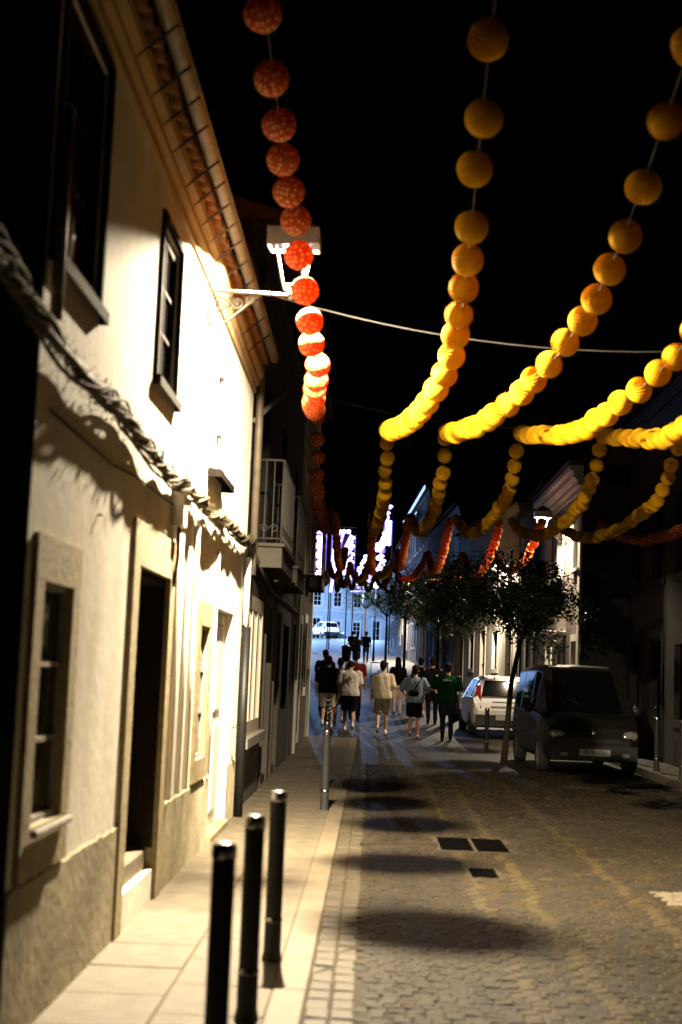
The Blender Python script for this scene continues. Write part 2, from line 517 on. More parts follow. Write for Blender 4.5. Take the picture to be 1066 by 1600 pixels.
# ------------------------------------------------------------------ HOUSES
def wall_mesh(L, z0, z1, depth, holes, m, reveal=.28, bottom=-.4, ends=None):
    """facade plane x=0 facing +x, y 0..L; rectangular openings with reveals; closed box behind"""
    yc = sorted(set([0, L] + [h[0] for h in holes] + [h[1] for h in holes]))
    zc = sorted(set([z0 + bottom, z1] + [h[2] for h in holes] + [h[3] for h in holes]))
    b = MB()
    for i in range(len(yc) - 1):
        for j in range(len(zc) - 1):
            ym, zm = (yc[i] + yc[i + 1]) / 2, (zc[j] + zc[j + 1]) / 2
            hit = [h for h in holes if h[0] < ym < h[1] and h[2] < zm < h[3]]
            X = -(hit[0][4] if hit and len(hit[0]) > 4 else reveal) if hit else 0
            b.add([(X, yc[i], zc[j]), (X, yc[i + 1], zc[j]), (X, yc[i + 1], zc[j + 1]), (X, yc[i], zc[j + 1])], [(0, 1, 2, 3)])
    for h in holes:
        r = h[4] if len(h) > 4 else reveal
        a, c, d, e = h[:4]
        b.add([(0, a, d), (-r, a, d), (-r, a, e), (0, a, e)], [(0, 3, 2, 1)])
        b.add([(0, c, d), (-r, c, d), (-r, c, e), (0, c, e)], [(0, 1, 2, 3)])
        b.add([(0, a, e), (-r, a, e), (-r, c, e), (0, c, e)], [(0, 3, 2, 1)])
        b.add([(0, a, d), (-r, a, d), (-r, c, d), (0, c, d)], [(0, 1, 2, 3)])
    zb = z0 + bottom
    D = depth
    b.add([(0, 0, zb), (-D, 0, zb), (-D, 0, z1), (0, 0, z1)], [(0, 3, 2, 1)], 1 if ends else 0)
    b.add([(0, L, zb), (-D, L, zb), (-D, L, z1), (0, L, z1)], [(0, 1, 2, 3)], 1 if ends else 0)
    b.add([(-D, 0, zb), (-D, L, zb), (-D, L, z1), (-D, 0, z1)], [(0, 3, 2, 1)])
    b.add([(0, 0, z1), (0, L, z1), (-D, L, z1), (-D, 0, z1)], [(0, 1, 2, 3)])
    return b.mesh('wall', [m, ends] if ends else m)

def surround(parent, y0, y1, z0, z1, w=.17, lint=.2, m=None, sill=True, proud=.025, sw=None):
    """stone surround: lintel, jambs and bottom stone, each its own stone"""
    m = m or M['stone']
    def st(a, c, d, e, n='surround_stone'):
        b = MB()
        b.box(-.10, proud, a, c, d, e)
        b.build(n, m, parent)
    st(y0 - w, y1 + w, z1 - .003, z1 + lint, 'lintel')
    st(y0 - w, y0 + .003, z0 + .001, z1 - .005); st(y1 - .003, y1 + w, z0 + .001, z1 - .005)
    if sill: st(y0 - w, y1 + w, z0 - (sw or lint), z0 - .002, 'sill')

def window(parent, y0, y1, z0, z1, rows=3, cols=1, fm=None, x=-.10, gm=None, fr=.045, sill=None, mt=.025):
    """frame part with each pane and the sill as sub-parts"""
    fm = fm or M['wood_dark']; gm = gm or M['glass']
    b = MB()
    b.box(x - .05, x, y0, y0 + fr, z0, z1); b.box(x - .05, x, y1 - fr, y1, z0, z1)
    b.box(x - .05, x, y0 + fr, y1 - fr, z0, z0 + fr); b.box(x - .05, x, y0 + fr, y1 - fr, z1 - fr, z1)
    iy0, iy1, iz0, iz1 = y0 + fr, y1 - fr, z0 + fr, z1 - fr
    for c in range(1, cols):
        yy = iy0 + (iy1 - iy0) * c / cols
        b.box(x - .045, x - .003, yy - mt / 2, yy + mt / 2, iz0, iz1)
    for r in range(1, rows):
        zz = iz0 + (iz1 - iz0) * r / rows
        b.box(x - .043, x - .006, iy0, iy1, zz - mt / 2, zz + mt / 2)
    w = b.build('window', fm, parent)
    for c in range(cols):
        for r in range(rows):
            a0 = iy0 + (iy1 - iy0) * c / cols; a1 = iy0 + (iy1 - iy0) * (c + 1) / cols
            d0 = iz0 + (iz1 - iz0) * r / rows; d1 = iz0 + (iz1 - iz0) * (r + 1) / rows
            q = MB(); q.box(x - .032, x - .024, a0, a1, d0, d1)
            q.build('pane', gm, w)
    if sill:
        q = MB(); q.bbox(-.08, sill, y0 - .06, y1 + .06, z0 - .07, z0 - .001, .008)
        q.build('sill', fm, w)
    return w

def door(parent, y0, y1, z0, z1, m, x=-.2, panels=3, handle=True):
    b = MB(); b.box(x - .05, x, y0, y1, z0, z1)
    d = b.build('door', m, parent)
    ph = (z1 - z0 - .1 * (panels + 1)) / panels
    mid = (y0 + y1) / 2
    for i in range(panels):
        for (a, c) in ((y0 + .08, mid - .04), (mid + .04, y1 - .08)):
            q = MB(); zz = z0 + .1 + i * (ph + .1)
            q.add([(x, a, zz), (x, c, zz), (x, c, zz + ph), (x, a, zz + ph), (x + .018, a + .03, zz + .03), (x + .018, c - .03, zz + .03), (x + .018, c - .03, zz + ph - .03), (x + .018, a + .03, zz + ph - .03)],
                  [(0, 1, 5, 4), (1, 2, 6, 5), (2, 3, 7, 6), (3, 0, 4, 7), (4, 5, 6, 7)])
            q.build('panel', m, d)
    if handle:
        q = MB(); q.ball((x + .05, y0 + .1, z0 + 1.0), .03); q.tube([(x, y0 + .1, z0 + 1.0), (x + .04, y0 + .1, z0 + 1.0)], .012)
        q.build('handle', M['chrome'], d, smooth=True)
    return d

def roof(parent, L, z, depth, rise=1.3, over=.3, m=None):
    b = MB(); D = depth
    b.add([(over, -.05, z), (over, L + .05, z), (-D / 2, L + .05, z + rise), (-D / 2, -.05, z + rise), (-D - .2, -.05, z), (-D - .2, L + .05, z),
           (over, -.05, z + .08), (over, L + .05, z + .08), (-D / 2, L + .05, z + rise + .08), (-D / 2, -.05, z + rise + .08), (-D - .2, -.05, z + .08), (-D - .2, L + .05, z + .08)],
          [(0, 1, 2, 3), (3, 2, 5, 4), (6, 9, 8, 7), (9, 10, 11, 8), (0, 6, 7, 1), (4, 5, 11, 10), (0, 3, 9, 6), (3, 4, 10, 9), (1, 7, 8, 2), (2, 8, 11, 5), (0, 4, 3), (1, 2, 5)])
    return b.build('roof', m or M['tile_dark'], parent)

def cornice(parent, L, z, m, prof=((0, 0), (.03, 0), (.03, .07), (.06, .10), (.06, .15), (.10, .19), (.10, .27), (0, .27))):
    b = MB(); n = len(prof)
    vs = [(p[0], 0, z + p[1]) for p in prof] + [(p[0], L, z + p[1]) for p in prof]
    fs = [(i, (i + 1) % n, n + (i + 1) % n, n + i) for i in range(n)] + [tuple(range(n))[::-1], tuple(range(n, 2 * n))]
    b.add(vs, fs)
    return b.build('cornice', m, parent)

# ---------- near left house, set back and dark
H0 = thing('house', 'dark house set back at the left edge before the white house', 'house', (-1.78, -8, 0))
ho = [(2, 2.9, .1, 2.2), (4.5, 5.3, .9, 2.1), (8.3, 9.2, .1, 2.2), (11, 11.8, .9, 2.1)]
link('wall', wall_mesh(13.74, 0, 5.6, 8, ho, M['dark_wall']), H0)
door(H0, 2, 2.9, .1, 2.2, M['wood_dark']); door(H0, 8.3, 9.2, .1, 2.2, M['wood_dark'])
window(H0, 4.5, 5.3, .9, 2.1); window(H0, 11, 11.8, .9, 2.1)
roof(H0, 13.68, 5.6, 8, over=.05)
b = MB()
b.tube([(.06, 13.60, .1), (.06, 13.60, 5.5)], .04, 10)
b.build('drainpipe', M['zinc'], H0, smooth=True)

# ---------- the white house under the lantern
Y0 = 5.75
HW = thing('white_house', 'white rendered house with yellow stone door frames under the lit lantern', 'house', (-1.42, Y0, 0))
LW = 15.55 - Y0
def ly(y): return y - Y0
holes = [(ly(6.0), ly(6.6), .86, 1.9, .14), (ly(8.43), ly(9.74), .2, 2.15, .42), (ly(11.62), ly(12.28), .8, 1.9, .14), (ly(12.85), ly(14.45), .05, 2.1, .26),
         (ly(5.84), ly(6.86), 3.3, 4.5, .14), (ly(8.72), ly(9.58), 3.36, 4.38, .14), (ly(11.72), ly(12.72), 3.2, 4.32, .14)]
link('wall', wall_mesh(LW, 0, 4.9, 7, holes, M['plaster'], ends=M['dark_wall']), HW)  # end walls coloured dark in place of their shade
# cement dado, in lengths between the openings, with a broken upper edge
def dado(y0, y1, z1, x=.012):
    b = MB(); n = max(2, int((y1 - y0) / .05)); vs = []; fs = []
    for i in range(n + 1):
        y = y0 + (y1 - y0) * i / n
        z = z1 + .018 * noise.noise((y * 5, 3.1, 0)) + .012 * noise.noise((y * 19, 1.1, 0))
        vs += [(x, y, -.1), (x, y, z - .01), (-.01, y, z)]
    for i in range(n):
        a = 3 * i
        fs += [(a, a + 3, a + 4, a + 1), (a + 1, a + 4, a + 5, a + 2)]
    b.add(vs, fs); b.build('plinth', M['dado'], HW)
dado(.0, ly(8.23), .64); dado(ly(9.95), ly(12.80), .60); dado(ly(14.5), LW, .60)
surround(HW, holes[0][0], holes[0][1], .86, 1.9, w=.15, lint=.19, sw=.21)
surround(HW, holes[1][0], holes[1][1], .0, 2.15, w=.2, lint=.26, sill=False)
surround(HW, holes[2][0], holes[2][1], .8, 1.9, w=.12, lint=.2, sw=.18)
surround(HW, holes[3][0] , holes[3][1] , .02, 2.1, w=.03, lint=.02, sill=False, m=M['plaster'], proud=.006)
w1 = window(HW, *holes[0][:4], rows=3, cols=1, fm=M['stone_dark'], x=-.008, fr=.03, mt=.022)
window(HW, *holes[2][:4], rows=3, cols=1, fm=M['stone_dark'], x=-.008, fr=.03, mt=.022)
q = MB(); q.tube([(.05, holes[0][0] - .03, .84), (.05, holes[0][1] + .06, .84)], .018, 8); q.build('sill', M['stone_dark'], w1)
# door 1: dark leaf deep in the wall and a stone step in the opening
door(HW, holes[1][0], holes[1][1], .34, 2.15, M['wood_brown'], x=-.32)
b = MB(); b.bbox(-.40, -.05, holes[1][0] + .01, holes[1][1] - .01, 0, .33, .012); b.build('door_step', M['kerb'], HW)
for nm_, (a, c, d, e) in (('dark_lining', (holes[1][0] + .004, holes[1][0] + .03, .34, 2.14)), ('dark_lining', (holes[1][1] - .03, holes[1][1] - .004, .34, 2.14)), ('dark_lining', (holes[1][0] + .03, holes[1][1] - .03, 2.09, 2.14))):  # dark boards lining the opening, added to darken its reveal
    b = MB(); b.box(-.30, -.012, a, c, d, e); b.build(nm_, M['wood_brown'], HW)
# door 2: white leaf, shallow
door(HW, holes[3][0] + .05, holes[3][1] - .02, .07, 2.08, M['white_paint'], x=-.085, panels=2, handle=False)
b = MB(); b.bbox(-.2, .05, holes[3][0] + .02, holes[3][1] - .02, -.05, .06, .01); b.build('door_step', M['stone'], HW)
# upper windows: heavy dark frames proud of the wall, sills, shutters
for i, h in enumerate(holes[4:6]):
    w = window(HW, h[0], h[1], h[2], h[3], rows=3, cols=2, fm=M['wood_dark'], x=-.03, fr=.07, sill=.05)
    q = MB()
    q.box(-.01, .022, h[0] - .05, h[0] + .02, h[2] - .02, h[3] + .04); q.box(-.01, .022, h[1] - .02, h[1] + .02, h[2] - .02, h[3] + .04); q.box(-.01, .024, h[0] + .02, h[1] - .02, h[3], h[3] + .045)
    q.build('casing', M['wood_dark'], w)
h = holes[6]
w = window(HW, h[0], h[1], h[2], h[3], rows=2, cols=2, fm=M['wood_dark'], x=-.03, fr=.05, sill=.12)
sm = MB(); n = 20
sm.box(.01, .045, h[0] + .03, h[0] + .07, h[2] + .02, h[3] - .02); sm.box(.01, .045, h[1] - .07, h[1] - .03, h[2] + .02, h[3] - .02)
sm.box(.012, .040, h[0] + .07, h[1] - .07, h[2] + .02, h[3] - .02)
sm.build('shutter', M['cream_paint'], w)
for dz in (.30, .80):
    q = MB(); q.box(.046, .07, h[0] + .10, h[0] + .30, h[2] + dz, h[2] + dz + .02); q.build('latch', M['iron'], w)
cornice(HW, LW, 4.60, M['cornice'])
# eave: under and over tiles, each its own tile, gutter and iron brackets
def tile_mesh(r, up):
    b = MB(); vs = []; fs = []; seg = 8
    for e, (x, z) in enumerate(((-.25, .08), (.25, 0))):
        rr = r * (1 - .12 * (e if up else 1 - e))
        for t in (rr, rr - .014):
            for k in range(seg + 1):
                a = PI * k / seg * (1 if up else -1)
                vs.append((x, t * math.cos(a), z + t * math.sin(a)))
    m_ = seg + 1
    for k in range(seg):
        fs.append((k, k + 1, 2 * m_ + k + 1, 2 * m_ + k)); fs.append((m_ + k, 3 * m_ + k, 3 * m_ + k + 1, m_ + k + 1))
        fs.append((k, m_ + k, m_ + k + 1, k + 1)); fs.append((2 * m_ + k, 2 * m_ + k + 1, 3 * m_ + k + 1, 3 * m_ + k))
    fs += [(0, 2 * m_, 3 * m_, m_), (seg, m_ + seg, 3 * m_ + seg, 2 * m_ + seg)]
    b.add(vs, fs)
    return b.mesh('roof_tile', M['tile'], True)
t_dn, t_up = tile_mesh(.095, False), tile_mesh(.095, True)
rf = roof(HW, LW - .1, 5.10, 7, rise=1.4, over=-.12)
y = .12
while y < LW - .05:
    link('roof_tile', t_dn, rf, (-.09 + rnd.uniform(-.012, .012), y, 4.975 + rnd.uniform(-.006, .006)), (0, 0, rnd.uniform(-.03, .03)))
    link('roof_tile', t_up, rf, (-.13 + rnd.uniform(-.012, .012), y + .105, 5.0 + rnd.uniform(-.006, .006)), (0, 0, rnd.uniform(-.03, .03)))
    y += .21
b = MB(); prof = []
for k in range(9):
    a = PI + PI * k / 8
    prof.append((.21 + .05 * math.cos(a), 5.0 + .05 * math.sin(a)))
prof += [(.267, 5.012)] + [(.21 + .045 * math.cos(PI + PI * k / 8), 5.002 + .045 * math.sin(PI + PI * k / 8)) for k in range(8, -1, -1)]
n = len(prof)
b.add([(p[0], 0, p[1]) for p in prof] + [(p[0], LW, p[1]) for p in prof], [(i, (i + 1) % n, n + (i + 1) % n, n + i) for i in range(n)])
b.build('gutter', M['zinc'], HW, smooth=False)
q = MB(); q.tube([(.0, 0, 4.56), (.26, 0, 4.90), (.36, 0, 4.96)], .0085, 6); q.tube([(-.01, 0, 4.60), (.10, 0, 4.70)], .006, 5)
brk = MB(); brk.tube([(.02, 0, 4.72), (.275, 0, 4.935)], .009, 6)
bm_ = brk.mesh('gutter_bracket', M['iron'])
for yy in (7.18, 7.7, 8.13, 8.57, 9.2, 9.6, 10.05, 10.5, 10.95, 11.5, 12.1, 12.7, 13.4, 14.1): link('gutter_bracket', bm_, HW, (0, ly(yy), 0))
# vertical conduits and the corner downpipe
for yy, r, z1 in ((10.12, .024, 2.5), (10.62, .018, 2.45), (11.05, .022, 2.7), (12.62, .015, 2.6)):
    b = MB(); b.tube([(.022, ly(yy), .62), (.02, ly(yy + .01), 1.5), (.024, ly(yy), z1)], r, 10); b.build('conduit', M['plaster'], HW, smooth=True)
b = MB(); b.box(0, .09, ly(9.72), ly(9.90), 2.52, 2.86); jb = b.build('junction_box', M['cream_paint'], HW)
q = MB(); q.tube([(.05, ly(9.8), 2.52), (.05, ly(9.82), 2.3), (.03, ly(9.80), 2.1)], .014, 6); q.build('cable', M['wire'], jb)
b = MB(); b.tube([(.045, ly(5.80), 2.98), (.045, ly(5.80), 3.9)], .028, 10); b.build('drainpipe', M['zinc'], HW, smooth=True)
b = MB(); b.tube([(.05, ly(15.3), 2.02), (.05, ly(15.3), 2.75)], .035, 10); b.build('drainpipe', M['white_paint'], HW, smooth=True)
b = MB(); b.tube([(.07, ly(15.25), .02), (.07, ly(15.25), 2.0)], .05, 10); b.build('drainpipe', M['iron'], HW, smooth=True, label='black cast iron lower length of the corner downpipe')

# small things on the near walls: meter box, letter slot, cable clips, hairline stains come from the plaster material
b = MB(); b.bbox(.0, .03, ly(7.15), ly(7.17), 2.3, 2.31); b.build('nail', M['iron'], HW)
b = MB(); b.tube([(.012, ly(5.95), 2.62), (.012, ly(7.4), 2.60), (.012, ly(8.1), 2.64), (.012, ly(9.7), 2.66)], .007, 6); b.build('cable', M['wire'], HW, smooth=True)
b = MB(); b.tube([(.03, ly(14.62), .95), (.07, ly(14.62), .97), (.07, ly(14.72), .97)], .014, 8); b.ball((.07, ly(14.72), .97), .022); b.build('door_knob', M['chrome'], HW, smooth=True)

# ---------- dry vine along the wall
V = thing('wall_vine', 'dry leafy vine twisted round cables along the white house wall', 'vine', (-1.42, 0, 0))
def vz(y): return interp([(0, 3.15), (4.7, 2.93), (5.4, 2.88), (9, 2.79), (14.3, 2.87), (16, 2.95)], y) - .015 * math.sin(y * 2.3)
for s_ in range(11):
    ph = s_ * .9
    pts = []
    y = 1.0
    rr = .014 + .019 * (s_ % 3)
    while y < 15.7:
        a = y * (2.1 + .2 * s_) + ph
        pts.append((.075 + rr * math.cos(a) * .9 + .02 * noise.noise((y, s_, 0)), y, vz(y) + rr * 1.2 * math.sin(a) + .03 * noise.noise((y * 2, s_, 5))))
        y += .12
    b = MB(); b.tube(pts, .009 + .007 * (s_ % 3 == 0), 6); b.build('stem', M['vine_stem'] if s_ % 3 else M['vine_cable'], V, smooth=True)
b = MB()
q = random.Random(3)
for i in range(13000):
    y = q.uniform(1.5, 15.7)
    dens = .55 + .45 * noise.noise((y * 1.7, 0, 0))
    if q.random() > dens + .25: continue
    a = q.uniform(0, 2 * PI); rr = abs(q.gauss(0, .027))
    p = Vector((max(.02, .075 + rr * math.cos(a)), y, vz(y) + rr * 1.35 * math.sin(a) - .01))
    e = Matrix.Rotation(q.uniform(0, 6.28), 3, 'Y') @ Matrix.Rotation(q.choice((1.57, -1.57)) + q.gauss(0, .6), 3, 'Z')
    L_ = q.uniform(.015, .042); w_ = L_ * q.uniform(.12, .38)
    b.add([p, p + e @ Vector((L_ * .5, w_, 0)), p + e @ Vector((L_, 0, L_ * .15)), p + e @ Vector((L_ * .5, -w_, 0))], [(0, 1, 2, 3)])
b.build('leaves', M['vine_leaf'], V, kind='stuff')

# ---------- balcony house
HB = thing('balcony_house', 'dark tall house with iron balcony and cream shop window beyond the white house', 'house', (-1.45, 15.6, 0))
holes = [(.55, 3.0, .78, 2.42, .12), (3.7, 4.7, .1, 2.42, .25), (5.6, 6.6, .1, 2.42, .25), (7.6, 9.2, .9, 2.3, .2), (10, 11, .1, 2.4, .25),
         (1.9, 3.0, 3.05, 5.2, .2), (5.4, 6.5, 3.05, 5.2, .2), (9, 10, 3.1, 5.1, .2)]
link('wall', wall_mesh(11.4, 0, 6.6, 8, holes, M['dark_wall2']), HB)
for i, h in enumerate(holes):
    if i == 0:
        w = window(HB, *h[:4], rows=1, cols=3, fm=M['cream_paint'], x=.02, fr=.16, mt=.09)
        q = MB(); q.bbox(-.05, .10, h[0] - .1, h[1] + .1, h[2] - .12, h[2] - .002, .01); q.build('sill', M['stone_dark'], w)
    elif h[3] - h[2] > 1.8: door(HB, *h[:4], M['wood_dark'], x=-.14)
    else: window(HB, *h[:4], rows=2, cols=2)
    if i in (1, 2, 4):
        surround(HB, h[0], h[1], 0, h[3], w=.13, lint=.16, m=M['grey_wall'], sill=False)
b = MB(); b.box(0, .02, 0, 3.2, -.1, .655); b.build('plinth', M['grey_wall'], HB)
roof(HB, 11.3, 6.6, 8, over=.35)
cornice(HB, 11.3, 6.3, M['dark_wall2'])
def balcony(parent, y0, y1, z, d, m=M['iron_dim']):
    b = MB(); b.bbox(0.002, d, y0, y1, z - .25, z, .02); b.box(.002, d + .03, y0 - .03, y1 + .03, z + .001, z + .04)
    bal = b.build('balcony', M['grey_wall'], parent)
    rl = MB()
    pth = [(.02, y0 + .03, z + 1.05), (d - .02, y0 + .03, z + 1.05), (d - .02, y1 - .03, z + 1.05), (.02, y1 - .03, z + 1.05)]
    rl.tube(pth[:2], .016, 6); rl.tube(pth[1:3], .016, 6); rl.tube(pth[2:], .016, 6)
    for q in pth[1:3]: rl.tube([q, (q[0], q[1], z)], .015, 6)
    lp = [(p[0], p[1], z + .1) for p in pth]
    rl.tube(lp[:2], .009, 6); rl.tube(lp[1:3], .009, 6); rl.tube(lp[2:], .009, 6)
    rl.build('handrail', m, bal, smooth=True)
    bar = MB(); bar.tube([(0, 0, .1), (0, 0, 1.05)], .007, 5); bme = bar.mesh('baluster', m)
    sc = MB()
    pts = [(0, .055 * (1 - t / 20) * math.cos(t * .55), .22 + .055 * (1 - t / 20) * math.sin(t * .55)) for t in range(16)]
    sc.tube(pts, .006, 5); sme = sc.mesh('scroll', m)
    yy = y0 + .15
    while yy < y1 - .1:
        link('baluster', bme, bal, (d - .02, yy, z)); link('scroll', sme, bal, (d - .02, yy + .06, z)); yy += .125
    for xx in (.10, .2):
        if xx < d - .04: link('baluster', bme, bal, (xx, y0 + .03, z)); link('baluster', bme, bal, (xx, y1 - .03, z))
    for xx in (.1, .22):
        if xx < d: link('scroll', sme, bal, (xx, y0 + .03, z), (0, 0, PI / 2))
balcony(HB, 1.35, 3.7, 3.02, .33)
balcony(HB, 4.9, 7.1, 3.02, .33)
b = MB(); b.tube([(.08, .25, 2.6), (.08, .25, 6.2)], .045, 10); b.build('drainpipe', M['zinc'], HB, smooth=True)
b = MB(); b.tube([(.02, .3, 4.35), (.28, 1.3, 4.9)], .03, 8); b.build('awning_arm', M['iron_grey'], HB, smooth=True)
b = MB(); b.tube([(.05, 0.4, 2.9), (.06, 4, 2.6), (.06, 8, 2.62), (.05, 11, 2.6)], .03, 8); b.build('cable', M['wire'], HB, smooth=True)

# ---------- pale narrow house ending the left row
HC = thing('narrow_house', 'narrow pale house with stone pilasters at the far end of the left row', 'house', (-1.46, 27.05, 0))
holes = [(1.2, 2.1, .3, 2.5, .25), (3.4, 4.4, 1.2, 2.6, .15), (1.2, 2.1, 3.6, 5.4, .2), (3.4, 4.4, 3.6, 5.4, .2)]
link('wall', wall_mesh(5.9, 0, 7.4, 8, holes, M['grey_wall']), HC)
door(HC, *holes[0][:4], M['wood_dark']); window(HC, *holes[1][:4]); window(HC, *holes[2][:4]); window(HC, *holes[3][:4])
for h in holes: surround(HC, *h[:4], w=.14, lint=.18, m=M['pale_wall'])
b = MB(); b.box(0, .07, 0, .35, -.1, 7.3); b.build('pilaster', M['pale_wall'], HC)
b = MB(); b.box(0, .07, 5.5, 5.9, -.1, 7.3); b.build('pilaster', M['pale_wall'], HC)
roof(HC, 5.8, 7.4, 8, over=.35); balcony(HC, 3.1, 4.7, 3.55, .35)

# ---------- right-hand houses (local y runs back towards the camera)
def right_house(name, label, xa, ya, xb, yb, h, wm, ops, fm=None, um=None, z0=None, depth=8, sur=None, gm=None, rows=3, cols=2, rise=1.2):
    """(xa,ya) far end, (xb,yb) near end of the facade"""
    dx, dy = xb - xa, yb - ya
    L = math.hypot(dx, dy)
    rz = math.atan2(dy, dx) - PI / 2
    z0 = g((ya + yb) / 2) if z0 is None else z0
    t = thing(name, label, 'house', (xa, ya, z0), rz)
    link('wall', wall_mesh(L, 0, h, depth, [o[:4] + (.2,) for o in ops], wm, bottom=-3), t)
    for o in ops:
        if o[2] < .5: door(t, *o[:4], fm or M['wood_dark'], x=-.12)
        else: window(t, *o[:4], rows=rows, cols=cols, fm=fm or M['wood_dark'], gm=gm, x=-.08)
        surround(t, *o[:4], w=.12, lint=.15, m=sur or wm, sill=o[2] > .5)
    roof(t, L, h, depth, rise=rise, over=.25)
    cornice(t, L, h - .27, um or wm)
    return t, L
def ops_row(L, n, h1=3.6, storeys=2, w=1.0, doors=(0,)):
    o = []
    for i in range(n):
        c = L * (i + .5) / n
        o.append((c - w / 2, c + w / 2, .12, 2.4) if i in doors else (c - w / 2, c + w / 2, .95, 2.3))
        for s_ in range(1, storeys):
            o.append((c - w / 2, c + w / 2, h1 + (s_ - 1) * 3, h1 + 1.5 + (s_ - 1) * 3))
    return o
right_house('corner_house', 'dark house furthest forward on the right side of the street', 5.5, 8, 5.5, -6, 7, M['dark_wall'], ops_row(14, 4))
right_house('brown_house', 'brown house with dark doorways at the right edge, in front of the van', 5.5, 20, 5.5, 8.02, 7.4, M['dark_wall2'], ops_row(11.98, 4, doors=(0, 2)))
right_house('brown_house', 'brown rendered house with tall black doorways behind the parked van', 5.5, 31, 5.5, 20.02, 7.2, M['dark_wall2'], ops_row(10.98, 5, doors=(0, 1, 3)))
# white house with the second lantern
HL = thing('lit_house', 'white house on the right lit by its own wall lantern', 'house', (4.5, 38.2, .1), PI)
Lh = 7.2
holes = [(1.2, 2.2, .1, 2.35, .2), (3.5, 4.35, .1, 2.35, .2), (5.9, 6.8, .1, 2.35, .16), (5.95, 7.0, 3.95, 5.15, .12), (3.2, 4.1, 3.95, 5.15, .12), (.8, 1.7, 3.95, 5.15, .12)]
link('wall', wall_mesh(Lh, 0, 5.75, 8, holes, M['rose_wall'], bottom=-.6, ends=M['dark_wall']), HL)  # dark colour on the end walls stands for their unlit side
for i, h in enumerate(holes):
    if i < 3: door(HL, *h[:4], M['wood_dark'] if i != 2 else M['white_paint'], x=-.1)
    else: window(HL, *h[:4], rows=1, cols=4, fm=M['white_paint'], gm=M['curtain'], x=-.05, fr=.06, mt=.04, sill=.1)
    surround(HL, *h[:4], w=.12, lint=.15, m=M['pale_wall'], sill=False, proud=.03)
cornice(HL, Lh, 5.62, M['pale_wall'], prof=((0, 0), (.05, 0), (.05, .1), (.12, .14), (.12, .22), (.22, .3), (.22, .42), (.3, .46), (.3, .56), (0, .56)))
roof(HL, Lh, 6.2, 8, over=.34)
b = MB(); b.box(.0, .05, 6.85 + .01, 7.19, -.5, 5.6); b.build('pilaster', M['pale_wall'], HL)
b = MB(); b.bbox(.0, .55, 3.0, 4.9, 2.52, 2.62, .02); b.add([(0, 3.1, 2.2), (.5, 3.1, 2.5), (0, 3.1, 2.5), (0, 3.16, 2.2), (.5, 3.16, 2.5), (0, 3.16, 2.5)], [(0, 1, 2), (3, 5, 4), (0, 3, 4, 1), (1, 4, 5, 2)])
b.build('door_canopy', M['pale_wall'], HL)
right_house('plain_house', 'grey plain house beyond the lit white house', 4.9, 48, 4.7, 38.3, 6.4, M['grey_wall'], ops_row(9.7, 4, doors=(1, 3)))
right_house('white_corner_house', 'pale rendered house behind the street tree trunk', 3.6, 61, 4.85, 48.1, 6.6, M['pale_wall'], ops_row(12.9, 5, doors=(0, 2, 4)), fm=M['wood_dark'])
right_house('shop_house', 'terrace house with pale pilasters in the curve of the street', 2.85, 76, 3.58, 61.1, 7.4, M['dark_wall2'], ops_row(14.9, 7, doors=(0, 2, 4, 6)), sur=M['pale_wall'])
TH, TL = right_house('tall_house', 'tall house whose eaves catch blue light above the street trees', 2.1, 95, 2.83, 76.1, 9.3, M['dark_wall2'], ops_row(18.8, 8, storeys=3, doors=(0, 2, 5, 7)), sur=M['pale_wall'])
b = MB(); b.box(.28, .34, 0, TL, 9.28, 9.46); b.build('glow_strip', M['blue_glow'], TH)  # blue light along the eave, put in as a glowing strip
b = MB(); b.box(.28, .36, 4, 14, 8.0, 8.6); b.build('balcony_front', M['grey_wall'], TH)
b = MB(); b.box(.37, .40, 4, 14, 8.5, 8.58); b.build('glow_strip', M['blue_glow'], TH)
b = MB(); b.box(.37, .40, 5, 12, 8.15, 8.3); b.build('glow_strip', M['blue_glow'], TH)
right_house('far_house', 'farther terrace house whose pale wall is lit by the square', 1.2, 130, 2.08, 95.1, 7.5, M['grey_wall'], ops_row(34, 13, doors=(0, 3, 5, 8, 11)), sur=M['pale_wall'])
# small house roof glimpsed with blue edge
# ---------- square: facades at the far end
def plaza_house(name, label, x, y, rz, L, h, m, n, st=2):
    t = thing(name, label, 'house', (x, y, g(y)), rz)
    o = ops_row(L, n, h1=4.4, storeys=st, w=1.1, doors=tuple(range(0, n, 3)))
    o = [(a, b_, c, (d + .3 if c > .5 else d + .5)) for a, b_, c, d in o]
    link('wall', wall_mesh(L, 0, h, 9, [q + (.25,) for q in o], m, bottom=-3), t)
    for q in o:
        window(t, *q, rows=3, cols=2, fm=M['white_paint'], x=-.12, fr=.08, mt=.05)
        surround(t, *q, w=.2, lint=.25, m=M['white_paint'], sill=True)
    cornice(t, L, h - .3, M['white_paint']); roof(t, L, h, 9, over=.4)
    b = MB(); b.box(0.01, .12, 0, L, 3.75, 4.0); b.build('string_course', M['white_paint'], t)
    return t
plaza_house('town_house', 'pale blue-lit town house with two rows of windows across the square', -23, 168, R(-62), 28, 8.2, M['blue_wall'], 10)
plaza_house('town_house', 'right-hand pale house closing the square behind the far trees', 1.0, 185, R(-85), 22, 9.5, M['blue_wall'], 8)

